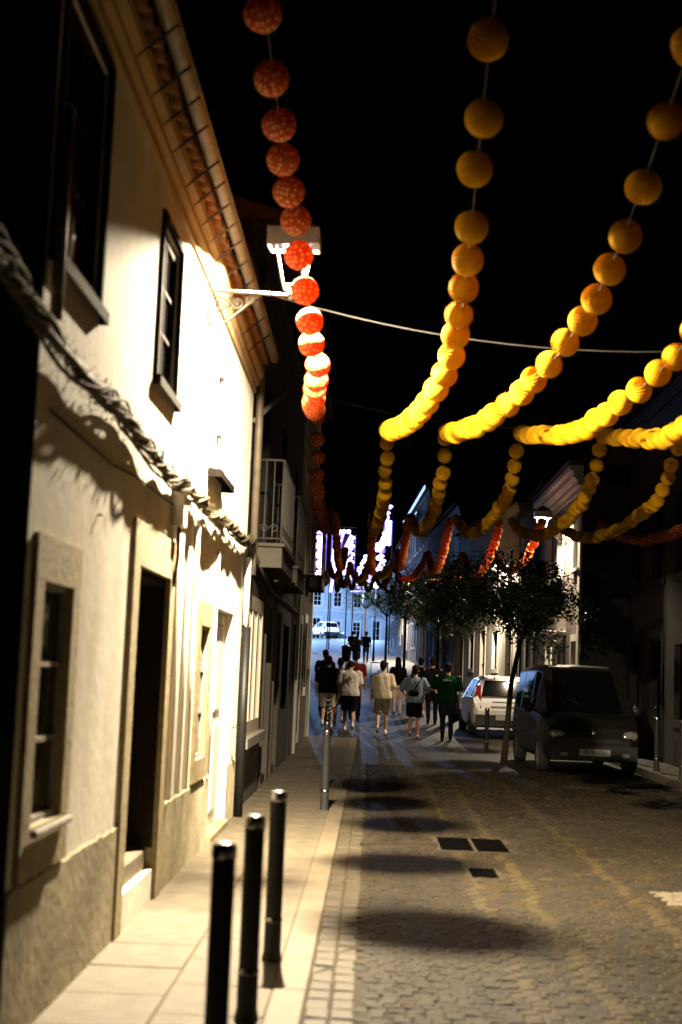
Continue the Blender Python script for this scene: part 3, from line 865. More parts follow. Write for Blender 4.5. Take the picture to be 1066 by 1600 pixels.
# ------------------------------------------------------------------ LANTERNS
def lantern(name, label, loc, rz, arm, power, bulb, tilt=0.0):
    """origin on the wall at arm height, arm runs along local +x; cap above the bulb"""
    t = thing(name, label, 'street lantern', loc, rz)
    b = MB(); b.box(.0, .02, -.035, .035, -.32, .10); b.build('wall_plate', M['iron_grey'], t)
    b = MB(); b.tube([(.0, 0, .02), (arm * .5, 0, .015), (arm + .02, 0, .0)], .014, 8)
    b.tube([(.02, 0, -.27), (arm * .30, 0, -.22), (arm * .58, 0, -.04), (arm * .66, 0, .0)], .010, 6)
    b.build('bracket_arm', M['iron_grey'], t, smooth=True)
    sc = MB()
    for (cx, cz, r0, s0) in ((.13, -.10, .085, 0), (.28, -.07, .055, 2.5), (.07, -.22, .035, 1.0), (.38, -.04, .035, 3.5)):
        sc.tube([(cx + r0 * (1 - k / 30) * math.cos(s0 + k * .42), 0, cz + r0 * (1 - k / 30) * math.sin(s0 + k * .42)) for k in range(26)], .009, 6)
    for k in range(5):
        sc.ball((.06 + k * .075, 0, -.155 + k * .03), .018, .01, .024, 8, 5)
    sc.build('scroll', M['iron_grey'], t, smooth=True)
    fr = MB()
    fr.lathe([(.0, -.03), (.03, -.02), (.02, .0), (.035, .03), (.012, .05), (.0, .05)], (arm, 0, 0), 12)
    for k in range(4):
        a = PI / 4 + k * PI / 2
        fr.tube([(arm, 0, .045), (arm + .10 * math.cos(a), .10 * math.sin(a), .065)], .006, 5)
    for k in range(4):
        a0, a1 = PI / 4 + k * PI / 2, PI / 4 + (k + 1) * PI / 2
        fr.tube([(arm + .10 * math.cos(a0), .10 * math.sin(a0), .065), (arm + .10 * math.cos(a1), .10 * math.sin(a1), .065)], .008, 5)
    fr.build('base_frame', M['iron_grey'], t, smooth=True)
    lg = MB()
    lg.tube([(.071, .071, .065), (.135, .135, .37)], .008, 6)
    lm = lg.mesh('upright', M['iron_grey'], True)
    for k in range(4): link('upright', lm, t, (arm, 0, 0), (0, 0, k * PI / 2))
    cp = MB()
    o, i_, z0, z1 = .20, .185, .365, .49
    def ring(r, z): return [(arm - r, -r, z - (.022 if z == z0 else 0)), (arm + r, -r, z), (arm + r, r, z + (.035 if z == z0 and tilt else 0)), (arm - r, r, z + ((.03 if tilt else -.022) if z == z0 else 0))]
    vs = ring(o, z0) + ring(o, z1) + ring(.09, z1 + .10) + ring(.0, z1 + .16) + ring(i_, z0) + ring(i_, z1 - .02) + ring(.02, z1 + .06)
    fs = []
    for k in range(4):
        k2 = (k + 1) % 4
        fs += [(k, k2, 4 + k2, 4 + k), (4 + k, 4 + k2, 8 + k2, 8 + k), (8 + k, 8 + k2, 12 + k2, 12 + k), (k, 16 + k, 16 + k2, k2), (16 + k, 20 + k, 20 + k2, 16 + k2), (20 + k, 24 + k, 24 + k2, 20 + k2)]
    cp.add(vs, fs)
    cp.build('cap', M['iron_cap'], t)
    q = MB(); q.box(arm - .09, arm + .09, -.09, .09, z0 + .05, z0 + .07); q.build('led_plate', bulb, t)
    ld = bpy.data.lights.new('lantern_light', 'AREA')
    ld.shape = 'SQUARE'; ld.size = .075
    ld.energy = power; ld.color = (1.0, .82, .56)
    lo = bpy.data.objects.new('lantern_light', ld)
    C.objects.link(lo); lo.parent = t; lo.location = (arm, 0, z0 + .045)
    lo.rotation_euler = (tilt, 0, 0)
    return t
lantern('wall_lantern', 'lit iron lantern on a scroll bracket on the white house at left', (-1.42, 10.75, 4.44), 0, .70, LAMP1, M['bulb_warm'], tilt=R(7))
lantern('wall_lantern', 'distant violet-glaring lantern on the lit white house at right', (4.5, 33.2, 4.98), PI, .62, LAMP2, M['bulb_violet'])

LAN = lantern('wall_lantern', 'farthest lantern, tiny violet glow beside the tall house', (2.2, 91.5, g(91.5) + 4.9), PI, .70, 3500, M['bulb_violet'])

lantern('wall_lantern', 'small violet lantern glimpsed above the street trees in the curve', (4.64, 50.0, g(50) + 4.55), PI, .5, 1500, M['bulb_violet'])

# ------------------------------------------------------------------ BOLLARDS
def bollard(x, y, label):
    t = thing('bollard', label, 'bollard', (x, y, g(y)), rnd.uniform(0, 6), group='steel bollards along the street')
    b = MB(); b.lathe([(.056, 0), (.055, .012), (.047, .05), (.047, .2), (.047, .205)], seg=24)
    b.lathe([(.045, .0), (.045, .84), (.045, .845)], seg=24); b.build('post', M['bollard'], t, smooth=True)
    b = MB(); b.lathe([(.0485, .205), (.0485, .225), (.045, .226)], seg=24); b.build('band', M['chrome'], t, smooth=True)
    b = MB(); b.lathe([(.047, .845), (.049, .85), (.049, .885), (.044, .898), (.03, .903), (0, .904)], seg=24); b.build('cap', M['chrome'], t, smooth=True)
    return t
BL = ['black bollard nearest the camera on the left pavement edge', 'black bollard second from the camera, left pavement edge', 'black bollard third from the camera, beside the nearest pair',
      'grey lit bollard standing alone past the lantern, fourth along the pavement', 'fifth bollard from the camera, just behind the lone grey one', 'sixth bollard from the camera in the line past the lantern',
      'seventh bollard from the camera in the line past the lantern', 'eighth bollard from the camera, near the man in black', 'ninth bollard from the camera, by the walkers\' feet', 'farthest bollard of the left line, between the walkers']
for (x, y), l in zip([(-.53, 5.48), (-.50, 6.55), (-.48, 7.9), (-.475, 16.4), (-.56, 19.2), (-.63, 21.6), (-.70, 24.0), (-.77, 26.4), (-.84, 28.8), (-.91, 31.2)], BL):
    bollard(x, y, l)
for (x, y), l in zip([(4.84, 24.3), (4.84, 22.3), (2.45, 30.0), (4.84, 26.4)], ['bollard on the right kerb beside the front of the van', 'bollard on the right kerb nearest the camera', 'short dark bollard standing before the white hatchback', 'bollard on the right kerb hidden beside the van']):
    o = bollard(x, y, l); o.location.z += .12 if x > 4 else 0

# ------------------------------------------------------------------ CABLES AND GARLANDS
CAB = [(4.7, 5.25), (12.3, 4.98), (18.6, 5.35), (31.0, 5.5), (43.5, 5.8), (56, 6.3), (70, 6.9), (84, 7.5)]
ZM = {0: 4.95, 1: 4.45, 2: 4.85, 3: 5.0, 4: 5.3, 5: 5.85, 6: 6.4, 7: 7.0}
def curve_c(y):  # sideways drift of the street's middle
    return interp([(0, 0), (43.5, 0), (56, -.9), (70, -1.6), (84, -2.2)], y)
def cab_z(i, x, xl, xr):
    t = (x - xl) / (xr - xl); return CAB[i][1] - (CAB[i][1] - ZM[i]) * 4 * t * (1 - t)
for i, (y, z) in enumerate(CAB):
    c = curve_c(y)
    xl = -1.42 if y < 33 else -6.0
    xr = interp(RIGHT, y)
    if y > 33: xl = -2.2 + c
    pts = []
    for k in range(25):
        x = xl + (xr - xl) * k / 24
        pts.append((x, y + (.0), cab_z(i, x, xl, xr)))
    t = thing('hanging_cable', ['cable over the near pavement, nearest of the street cables', 'pale cable from the white house gutter past the lantern', 'thin cable behind the lantern where the garlands dip', 'cable across the street above the van', 'cable across the street by the lit house lantern', 'cable strung over the street beyond the lit house', 'second farthest cable above the street trees', 'farthest cable before the light panels'][i],
              'cable', (0, 0, 0), group='cables strung across the street')
    b = MB(); b.tube(pts, .006, 6); b.build('cable', M['wire'], t, smooth=True)
    if y > 33:
        pb = MB(); pb.tube([(xl, y, g(y)), (xl, y, z + .1)], .05, 8); pb.build('pole', M['iron'], t, smooth=True)

def pleated(m, D, n=26):
    b = MB(); seg = n * 2; rings = 12; vs = []; fs = []
    R_ = D / 2
    for i in range(rings + 1):
        th = PI * i / rings
        for k in range(seg):
            a = 2 * PI * k / seg
            r = R_ * (1.0 if k % 2 else 1 - .17 * (.3 + .7 * math.sin(th)))
            vs.append((r * math.sin(th) * math.cos(a), r * math.sin(th) * math.sin(a), R_ * .96 * math.cos(th)))
    for i in range(rings):
        for k in range(seg):
            k2 = (k + 1) % seg; fs.append((i * seg + k, (i + 1) * seg + k, (i + 1) * seg + k2, i * seg + k2))
    b.add(vs, fs); return b
def dotted(D):
    b = MB(); seg = 20; rings = 12
    b.ball((0, 0, 0), D / 2, D / 2, D / 2, seg, rings)
    for j, v in enumerate(b.v):   # shallow honeycomb relief
        n_ = Vector(v).normalized(); f = 1 + .03 * noise.noise(n_ * 6)
        b.v[j] = tuple(Vector(v) * f)
    return b
yb = pleated(None, .212); y_me = [yb.mesh('paper_ball', M['yellow'])]
rb = dotted(.207); r_me = [rb.mesh('paper_ball', M['red'], True)]
ylow = pleated(None, .225, 9); rlow = MB(); rlow.ball((0, 0, 0), .11, .11, .11, 10, 7)
LINES = [
  ('r', [(4.7, -.76), (7.7, -.68), (9.9, -.605), (11, -.54), (12, -.55), (12.8, -.62), (14.6, -.69), (16.3, -.76), (18.6, -.83), (22, -.9), (31, -1.0)]),
  ('y', [(4.7, .47), (7, .47), (9, .53), (10, .54), (11, .48), (12, .36), (13, .23), (14, .13), (16, .1), (18.6, .11), (22, .07), (25, 0), (31, -.1)]),
  ('y', [(4.7, 1.45), (9, 1.45), (10, 1.36), (11, 1.22), (12, 1.02), (13, .9), (14, .8), (16, .8), (18.6, .88), (22, .87), (31, .75)]),
  ('y', [(4.7, 2.45), (9, 2.25), (10.5, 2.15), (12, 1.93), (13.5, 1.87), (15, 1.8), (17, 1.76), (18.6, 1.85), (31, 1.75)]),
  ('y', [(4.7, 2.7), (12.7, 2.72), (14, 2.78), (18.6, 2.93), (22, 2.97), (31, 2.95)]),
  ('y', [(4.7, 4.0), (18.6, 3.95), (31, 3.95)]),
  ('r', [(4.7, 5.0), (18.6, 4.95), (31, 4.9)])]
Z1 = [(4.7, 5.2), (6, 4.86), (7, 4.6), (8, 4.38), (9, 4.2), (10, 4.02), (11, 3.9), (12, 3.83), (13, 3.87), (14, 3.98), (15, 4.15), (16, 4.33), (17, 4.50), (18, 4.69), (18.6, 4.80)]
Z2 = [(18.6, 4.80), (19, 4.55), (19.5, 4.31), (20.2, 4.13), (22, 4.06), (24, 4.08), (26, 4.18), (28, 4.4), (30, 4.75), (31, 5.0)]
ZR = [(4.7, 5.75), (5.2, 5.57), (7.7, 4.90), (8.8, 4.66), (9.9, 4.36), (11, 4.08), (12.1, 4.01), (13, 4.04), (13.9, 4.16), (14.8, 4.30), (15.6, 4.45), (16.4, 4.61), (17.2, 4.77), (18.6, 5.0)]
ZS = {2: Z1, 3: Z2}
SPANS = [(0, 2, 'near overhead span'), (2, 3, 'span over the van')] + [(i, i + 1, w) for i, w in ((3, 'span by the lit house'), (4, 'span beyond the lit house'), (5, 'span above far trees'), (6, 'farthest span'))]
LN = ['first from the left wall', 'second from the left wall', 'third from the left wall', 'fourth from the left wall', 'fifth from the left wall', 'sixth from the left wall', 'nearest the right houses']
for si, (a, b_, words) in enumerate(SPANS):
    ya, ye = CAB[a][0], CAB[b_][0]
    for li, (col, xt) in enumerate(LINES):
        cc = col
        if si == 2: cc = 'r'
        if si == 3: cc = 'y' if li % 3 else 'r'
        if si == 4: cc = 'r' if li % 2 else 'y'
        if si == 5: cc = 'y'
        if si >= 2 and li > 5: continue
        if si >= 4 and li > 4: continue
        def pos(y):
            if si == 0:
                z = smooth_interp(Z1, y); x = smooth_interp(xt, y)
                if li == 0: z = smooth_interp(ZR, y)
            elif si == 1:
                z = interp(Z2, y) + (interp([(18.6, .2), (19.6, 0)], y) if li == 0 else 0); x = smooth_interp(xt, y)
            else:
                za, ze = ZM[a] + .02, ZM[b_] + .02
                t = (y - ya) / (ye - ya)
                z = za + (ze - za) * t - (.95 if si == 2 else .8) * 4 * t * (1 - t) * (.9 + .1 * math.sin(li * 2.1))
                x = interp(xt, 31) * .92 + curve_c(y)
            return Vector((x, y, z))
        kind = 'yellow pleated' if cc == 'y' else 'red dotted'
        t = thing('paper_ball_garland', '%s paper ball garland %s, %s' % (kind, LN[li], words), 'garland', tuple(pos(ya + .01)), group='paper ball garlands over the street')
        org = pos(ya + .01)
        P = [pos(ya + (ye - ya) * k / 160) for k in range(161)]
        sb = MB(); sb.tube([p - org for p in P[::5]], 0.0022 if si < 2 else .004, 5); sb.build('string', M['string'], t)
        sp = (.36 if si == 1 else .42)
        acc = .1 + .09 * ((li * 3) % 5) * .5; d = 0; big = MB()
        for p0, p1 in zip(P, P[1:]):
            d += (p1 - p0).length
            if d >= acc:
                yy_ = p1.y
                if si == 0: sp = ((.5 if yy_ < 8 else .38 if yy_ < 9.2 else .45 if yy_ < 12.0 else .29) if li == 0 else (.62 if yy_ < 8.2 else .43 if yy_ < 11.5 else .39))
                acc += sp + rnd.uniform(-.04, .04)
                p = p1 - org + Vector((rnd.uniform(-.015, .015), 0, rnd.uniform(-.02, .01)))
                rot = (rnd.uniform(.9, 2.2), rnd.uniform(-.7, .7), rnd.uniform(-1.5, 1.5))
                if si < 3:
                    link('paper_ball', (y_me if cc == 'y' else r_me)[0], t, p, rot)
                else:
                    src = ylow if cc == 'y' else rlow
                    big.add([Vector(v) + p for v in src.v], src.f)
        if si >= 3: big.build('paper_balls', M['yellow'] if cc == 'y' else M['red'], t, smooth=(cc == 'r'), kind='stuff')

# ------------------------------------------------------------------ TREES
def tree(x, y, hc, r, n, label, lean=(0, 0), rz_=.75, th=.07):
    z = g(y)
    t = thing('orange_tree', label, 'tree', (x, y, z), group='clipped street trees along the right kerb')
    b = MB(); top = Vector((lean[0], lean[1], hc - r * .45))
    b.tube([(0, 0, 0), (lean[0] * .1, 0, .5), (lean[0] * .35, lean[1] * .4, top.z * .6), top], [th * 1.25, th, th * .9, th * .75], 10)
    for k in range(7):
        a = k * 2.4; e = top + Vector((math.cos(a) * r * .6, math.sin(a) * r * .6, r * (.35 + .1 * (k % 3))))
        b.tube([top - Vector((0, 0, .15)), top + (e - top) * .5 + Vector((0, 0, .08)), e], [th * .5, th * .35, th * .15], 6)
    b.build('trunk', M['bark'], t, smooth=True)
    q = random.Random(int(x * 100 + y * 7)); c = MB()
    cen = Vector((lean[0], lean[1], hc))
    clumps = []
    for k in range(34):
        d = Vector((q.gauss(0, 1), q.gauss(0, 1), q.gauss(0, 1))).normalized()
        rr = q.uniform(.25, .92)
        clumps.append((cen + Vector((d.x * r * rr, d.y * r * rr, d.z * r * rz_ * rr)), q.uniform(.2, .36) * r))
    for i in range(n):
        cc, cr = q.choice(clumps)
        d = Vector((q.gauss(0, 1), q.gauss(0, 1), q.gauss(0, 1))).normalized() * cr * q.random() ** .33
        p = cc + d
        e = Matrix.Rotation(q.uniform(0, 6.28), 3, 'Z') @ Matrix.Rotation(q.uniform(-1.1, 1.1), 3, 'X') @ Matrix.Rotation(q.uniform(-.9, .9), 3, 'Y')
        L_ = q.uniform(.05, .1) * (1 if n > 5000 else 1.35); w_ = L_ * .28
        c.add([p, p + e @ Vector((L_ * .5, w_, .008)), p + e @ Vector((L_, 0, -.01)), p + e @ Vector((L_ * .5, -w_, .008))], [(0, 1, 2, 3)])
    c.build('crown', M['leaf'], t, kind='stuff')
tree(2.51, 26.7, 3.05, 1.3, 11000, 'nearest street tree, its dark crown above the parked van', lean=(.35, .6), th=.055)
tree(2.42, 40.5, 3.45, 1.6, 8000, 'street tree with pale trunk behind the man in green', th=.10)
tree(2.2, 47.5, 3.4, 1.6, 6000, 'third street tree from the van, with dense dark crown')
tree(1.9, 56, 3.5, 1.9, 6000, 'fourth street tree from the van, in the curve')
tree(1.5, 66, 3.7, 2.1, 6000, 'fifth street tree, whose leaves catch yellow light')
tree(.75, 78, 3.9, 2.3, 6000, 'sixth street tree, bright green by the square')
tree(-.5, 94, 4.3, 2.3, 6000, 'leftmost and farthest street tree, before the pale town house')
# planted shrub in the square
t = thing('shrub', 'small green shrub at the foot of the town house', 'shrub', (-3.9, 152, g(152)))
c = MB(); q = random.Random(5)
for i in range(1200):
    d = Vector((q.gauss(0, 1), q.gauss(0, 1), abs(q.gauss(0, 1)))).normalized() * q.random() ** .4
    p = Vector((d.x * 1.1, d.y * .9, d.z * .9)); e = Matrix.Rotation(q.uniform(0, 6.28), 3, 'Z') @ Matrix.Rotation(q.uniform(-1, 1), 3, 'X')
    c.add([p, p + e @ Vector((.1, .05, 0)), p + e @ Vector((.2, 0, 0)), p + e @ Vector((.1, -.05, 0))], [(0, 1, 2, 3)])
c.build('foliage', M['leaf'], t, kind='stuff')

# ------------------------------------------------------------------ VEHICLES
def loft_car(t, st, paint, ratio_glass=(4, 5)):
    """st: stations (y, half width, z bottom, z belt, z roof, top half width, kind); kinds: b body, g glasshouse"""
    rings = []
    for (y, w, zb, zl, zt, wt) in st:
        pts = [(0, zb), (w * .86, zb), (w * .97, zb + .10), (w, zb + (zl - zb) * .5), (w * .975, zl), (wt + (w * .975 - wt) * .12, zt - (zt - zl) * .12 if zt - zl > .15 else zt - .02), (wt * .82, zt), (0, zt + .015)]
        rings.append([(p[0], y, p[1]) for p in pts] + [(-p[0], y, p[1]) for p in pts[-2:0:-1]])
    N = len(rings[0])
    parts = {'body': MB(), 'side_window': [], 'windscreen': MB(), 'rear_window': MB()}
    body = parts['body']
    vs = [v for r in rings for v in r]
    fs = []
    n = len(rings)
    tall = [s[4] - s[3] > .15 for s in st]
    for i in range(n - 1):
        for k in range(N):
            k2 = (k + 1) % N
            quad = (i * N + k, i * N + k2, (i + 1) * N + k2, (i + 1) * N + k)
            fs.append((quad, i, k))
    out = []
    for quad, i, k in fs:
        P = [vs[j] for j in quad]
        side = k in (4, N - 5)
        roofk = k in (5, 6, 7, 8) or (5 <= k <= N - 6)
        if side and tall[i] and tall[i + 1] and st[i + 1][0] - st[i][0] > .3:
            parts['side_window'].append(P)
            continue
        out.append(quad)
    body.add(vs, out)
    body.add(rings[0], [tuple(range(N))]); body.add(rings[-1], [tuple(range(N))[::-1]])
    bo = body.build('body', paint, t, smooth=False)
    for P in parts['side_window']:
        c = sum((Vector(p) for p in P), Vector()) / 4
        sh = [c + (Vector(p) - c) * .93 for p in P]
        fr = MB(); fr.add(list(P) + sh, [(0, 1, 5, 4), (1, 2, 6, 5), (2, 3, 7, 6), (3, 0, 4, 7)]); fr.build('window_frame', paint, t)
        q = MB(); q.add(sh, [(0, 1, 2, 3)]); q.build('side_window', M['glass'], t)
    return bo

def panel(t, name, pts, m, thick=.012, parent=None, **k):
    P = [Vector(p) for p in pts]; nrm = (P[1] - P[0]).cross(P[2] - P[0]).normalized()
    n = len(P); b = MB()
    b.add(P + [p + nrm * thick for p in P], [tuple(range(n))[::-1], tuple(range(n, 2 * n))] + [(i, (i + 1) % n, n + (i + 1) % n, n + i) for i in range(n)])
    return b.build(name, m, parent or t, **k)

def wheel(t, x, y, r, w=.18):
    b = MB(); b.lathe([(r - .09, -w / 2), (r - .02, -w / 2), (r, -w / 2 + .03), (r, w / 2 - .03), (r - .02, w / 2), (r - .09, w / 2)], seg=28)
    o = b.build('wheel', M['tyre'], t, smooth=True); o.location = (x, y, r); o.rotation_euler = (0, PI / 2, 0)
    q = MB(); q.lathe([(0, w / 2 - .03), (.05, w / 2 - .02), (r - .10, w / 2 - .035), (r - .085, w / 2 - .01), (r - .085, -w / 2 + .01), (0, -w / 2 + .03)], seg=20)
    for k in range(5):
        a = k * 2 * PI / 5
        q.tube([(0, 0, (w / 2 - .012)), ((r - .09) * math.cos(a), (r - .09) * math.sin(a), w / 2 - .02)], .018, 5)
    q.build('rim', M['rim'], o)

def text(t, s, size, m, loc, rot, name='lettering', ext=.003, sx=1.0):
    cu = bpy.data.curves.new('txt', 'FONT'); cu.body = s; cu.size = size; cu.align_x = 'CENTER'; cu.align_y = 'CENTER'; cu.extrude = ext
    tmp = bpy.data.objects.new('txt', cu); C.objects.link(tmp)
    dg = bpy.context.evaluated_depsgraph_get()
    me = bpy.data.meshes.new_from_object(tmp.evaluated_get(dg)); bpy.data.objects.remove(tmp)
    me.materials.clear(); me.materials.append(m)
    o = link(name, me, t, loc, rot); o.scale = (sx, 1, 1); return o

# --- van, nose towards the camera: local +y is its front
VAN = thing('parked_van', 'dusty silver high-roofed van parked nose towards the camera under the tree', 'van', (3.70, 26.3, g(26) + .0), R(180 + 2.5))
st = [(-2.02, .74, .34, .80, .82, .70), (-2.0, .80, .30, .98, 1.70, .66), (-1.93, .82, .25, 1.0, 1.80, .66), (-1.0, .835, .22, 1.0, 1.84, .67), (.2, .835, .22, 1.0, 1.84, .68), (.75, .835, .22, .99, 1.80, .66),
      (1.38, .83, .22, .98, 1.02, .68), (1.75, .81, .22, .88, .92, .64), (1.95, .76, .24, .76, .78, .58), (2.05, .62, .32, .60, .62, .48)]
loft_car(VAN, st, M['car_grey'])
panel(VAN, 'windscreen', [(-.60, 1.42, 1.05), (.60, 1.42, 1.05), (.53, .80, 1.755), (-.53, .80, 1.755)][::1], M['glass'], .02)
panel(VAN, 'rear_window', [(-.58, -2.03, 1.1), (-.52, -2.02, 1.62), (.52, -2.02, 1.62), (.58, -2.03, 1.1)], M['glass'], .02)
b = MB(); b.box(-.72, .72, 1.98, 2.12, .26, .50); b.build('bumper', M['plastic'], VAN)
b = MB(); b.box(-.42, .42, 2.045, 2.085, .54, .60); b.build('grille', M['plastic'], VAN)
for s_ in (-1, 1):
    b = MB(); b.ball((0, 0, 0), .16, .06, .095, 16, 10, mt=Matrix.Rotation(s_ * -.25, 3, 'Y')); b.build('headlight', M['lamp_glass'], VAN, smooth=True, ).location = (s_ * .60, 1.97, .655)
    b = MB(); b.ball((s_ * .95, 1.02, 1.08), .10, .06, .085, 12, 8); b.tube([(s_ * .82, 1.0, 1.02), (s_ * .95, 1.02, 1.06)], .02, 6); b.build('wing_mirror', M['plastic'], VAN, smooth=True)
    for yy in (-1.3, 1.32): wheel(VAN, s_ * .75, yy, .31)
for s_ in (-1, 1):
    b = MB(); b.tube([(s_ * .12, 1.40, 1.05), (s_ * .12 + .42, 1.24, 1.25)], .010, 5); b.build('wiper', M['plastic'], VAN, smooth=True)
    b = MB(); b.box(s_ * .838 - .006, s_ * .838 + .006, -.55, .9, .60, .64); b.build('side_strip', M['plastic'], VAN)
b = MB(); b.tube([(-.52, 1.78, .905), (-.30, 2.0, .70)], .006, 4); b.tube([(.52, 1.78, .905), (.30, 2.0, .70)], .006, 4); b.build('bonnet_seam', M['plastic'], VAN)
b = MB(); b.ball((0, 2.03, .70), .05, .015, .05, 10, 6); b.build('badge', M['chrome'], VAN, smooth=True)
for s_ in (-1, 1):
    b = MB(); b.box(s_ * .52 - .06, s_ * .52 + .06, 1.98, 2.135, .32, .38); b.build('fog_lamp', M['lamp_glass'], VAN)
pl = MB(); pl.box(-.26, .26, 2.12, 2.13, .33, .44); plo = pl.build('number_plate', M['plate'], VAN)
text(VAN, '90-92-OU', .095, M['print_black'], (0, 2.134, .385), (PI / 2, 0, PI), sx=1.0).parent = plo

# --- white hatchback, tail towards the camera
HA = thing('parked_hatchback', 'white hatchback parked tail towards the camera beyond the van', 'car', (3.2, 36.2, g(36)), R(1.5))
st = [(-1.98, .70, .38, .60, .62, .60), (-1.93, .78, .30, .78, .80, .66), (-1.86, .81, .25, .90, .96, .70), (-1.55, .82, .2, .92, 1.37, .56), (-1.2, .83, .2, .92, 1.43, .57), (-.2, .83, .2, .90, 1.44, .58), (.45, .83, .2, .88, 1.38, .57),
      (1.1, .82, .2, .86, .90, .66), (1.7, .77, .22, .72, .76, .6), (1.95, .62, .3, .56, .58, .45)]
loft_car(HA, st, M['car_white'])
panel(HA, 'rear_window', [(-.60, -1.885, .95), (.60, -1.885, .95), (.50, -1.62, 1.32), (-.50, -1.62, 1.32)], M['glass'], .02)
panel(HA, 'windscreen', [(.58, 1.08, .92), (-.58, 1.08, .92), (-.5, .55, 1.34), (.5, .55, 1.34)], M['glass'], .02)
b = MB(); b.box(-.74, .74, -2.06, -1.95, .26, .52); b.build('bumper', M['plastic'], HA)
for s_ in (-1, 1):
    panel(HA, 'tail_light', ([(.60, -1.94, .66), (.78, -1.90, .66), (.70, -1.72, 1.20), (.60, -1.76, 1.20)] if s_ > 0 else [(-.78, -1.90, .66), (-.60, -1.94, .66), (-.60, -1.76, 1.20), (-.70, -1.72, 1.20)]), M['tail'], .03)
    b = MB(); b.ball((s_ * .94, .75, .98), .09, .05, .07, 12, 8); b.tube([(s_ * .8, .75, .95), (s_ * .94, .75, .97)], .02, 6); b.build('wing_mirror', M['car_white'], HA, smooth=True)
    for yy in (-1.22, 1.2): wheel(HA, s_ * .74, yy, .295)
b = MB(); b.tube([(-.35, -1.99, .82), (.35, -1.99, .82)], .014, 6); b.build('hatch_handle', M['plastic'], HA)
b = MB(); b.box(-.2, .2, -1.66, -1.60, 1.30, 1.335); b.build('brake_light', M['tail'], HA)
b = MB(); b.box(-.26, .26, -2.075, -2.06, .40, .51); b.build('number_plate', M['plate'], HA)

# --- SUV in the square
SU = thing('parked_suv', 'white SUV standing in the blue-lit square far down the street', 'SUV', (-5.05, 150, g(150)), R(22))
st = [(-2.1, .82, .45, .95, .97, .76), (-2.05, .88, .36, 1.05, 1.12, .8), (-1.85, .9, .3, 1.08, 1.62, .66), (-1.4, .9, .28, 1.08, 1.68, .67), (-.1, .9, .28, 1.06, 1.68, .68), (.5, .9, .28, 1.04, 1.58, .66), (1.15, .9, .28, 1.0, 1.06, .74), (1.9, .84, .3, .9, .95, .68), (2.12, .7, .4, .7, .74, .5)]
loft_car(SU, st, M['car_white'])
panel(SU, 'rear_window', [(-.66, -2.06, 1.13), (.66, -2.06, 1.13), (.58, -1.9, 1.56), (-.58, -1.9, 1.56)], M['glass'], .03)
b = MB(); b.box(-.85, .85, -2.2, -2.06, .34, .62); b.build('bumper', M['plastic'], SU)
for s_ in (-1, 1):
    panel(SU, 'tail_light', [(s_ * .86 - .1, -2.13, .98), (s_ * .86 + .06, -2.1, .98), (s_ * .82 + .04, -2.06, 1.2), (s_ * .82 - .1, -2.1, 1.2)], M['tail'], .03)
    for yy in (-1.3, 1.32): wheel(SU, s_ * .8, yy, .35, .22)

# ------------------------------------------------------------------ PEOPLE
def remesh(mb, voxel, name, m, parent, ratio=None, wr=0.0, smooth_it=3, seed=0):
    me = mb.mesh(name, m)
    tmp = bpy.data.objects.new('tmp', me); C.objects.link(tmp)
    md = tmp.modifiers.new('r', 'REMESH'); md.mode = 'VOXEL'; md.voxel_size = voxel; md.use_smooth_shade = True
    sm_ = tmp.modifiers.new('s', 'SMOOTH'); sm_.iterations = smooth_it; sm_.factor = .5
    if ratio:
        dc = tmp.modifiers.new('d', 'DECIMATE'); dc.ratio = ratio
    dg = bpy.context.evaluated_depsgraph_get()
    out = bpy.data.meshes.new_from_object(tmp.evaluated_get(dg))
    bpy.data.objects.remove(tmp); bpy.data.meshes.remove(me)
    out.materials.clear(); out.materials.append(m)
    if wr > 0:
        n = len(out.vertices); co = np.empty(n * 3); out.vertices.foreach_get('co', co); co = co.reshape(-1, 3)
        nr = np.empty(n * 3); out.vertices.foreach_get('normal', nr); nr = nr.reshape(-1, 3)
        d = np.array([noise.noise((p[0] * 11 + seed, p[1] * 9, p[2] * 5.5 + p[0] * 7)) for p in co])
        co += nr * (d * wr)[:, None]; out.vertices.foreach_set('co', co.ravel()); out.update()
    out.polygons.foreach_set('use_smooth', [True] * len(out.polygons))
    return link(name, out, parent)

def limb(b, pts, rs, seg=12, ends=True):
    # finer tapered tube with round ends
    P = []; Rr = []
    for i in range(len(pts) - 1):
        for k in range(4):
            t = k / 4; P.append(Vector(pts[i]).lerp(Vector(pts[i + 1]), t)); Rr.append(rs[i] + (rs[i + 1] - rs[i]) * t)
    P.append(Vector(pts[-1])); Rr.append(rs[-1])
    b.tube(P, Rr, seg)
    if ends:
        b.ball(pts[0], rs[0], seg=10, rings=8); b.ball(pts[-1], rs[-1], seg=10, rings=8)

def torso(b, secs):
    """secs: (z, half width, half depth, y offset, x offset)"""
    seg = 20; vs = []; fs = []
    for (z, w, d, yo, xo) in secs:
        for k in range(seg):
            a = 2 * PI * k / seg
            c, s_ = math.cos(a), math.sin(a)
            vs.append((xo + w * math.copysign(abs(c) ** .85, c), yo + d * math.copysign(abs(s_) ** .85, s_), z))
    for i in range(len(secs) - 1):
        for k in range(seg):
            k2 = (k + 1) % seg; fs.append((i * seg + k, i * seg + k2, (i + 1) * seg + k2, (i + 1) * seg + k))
    fs.append(tuple(range(seg))[::-1]); fs.append(tuple((len(secs) - 1) * seg + k for k in range(seg)))
    b.add(vs, fs)

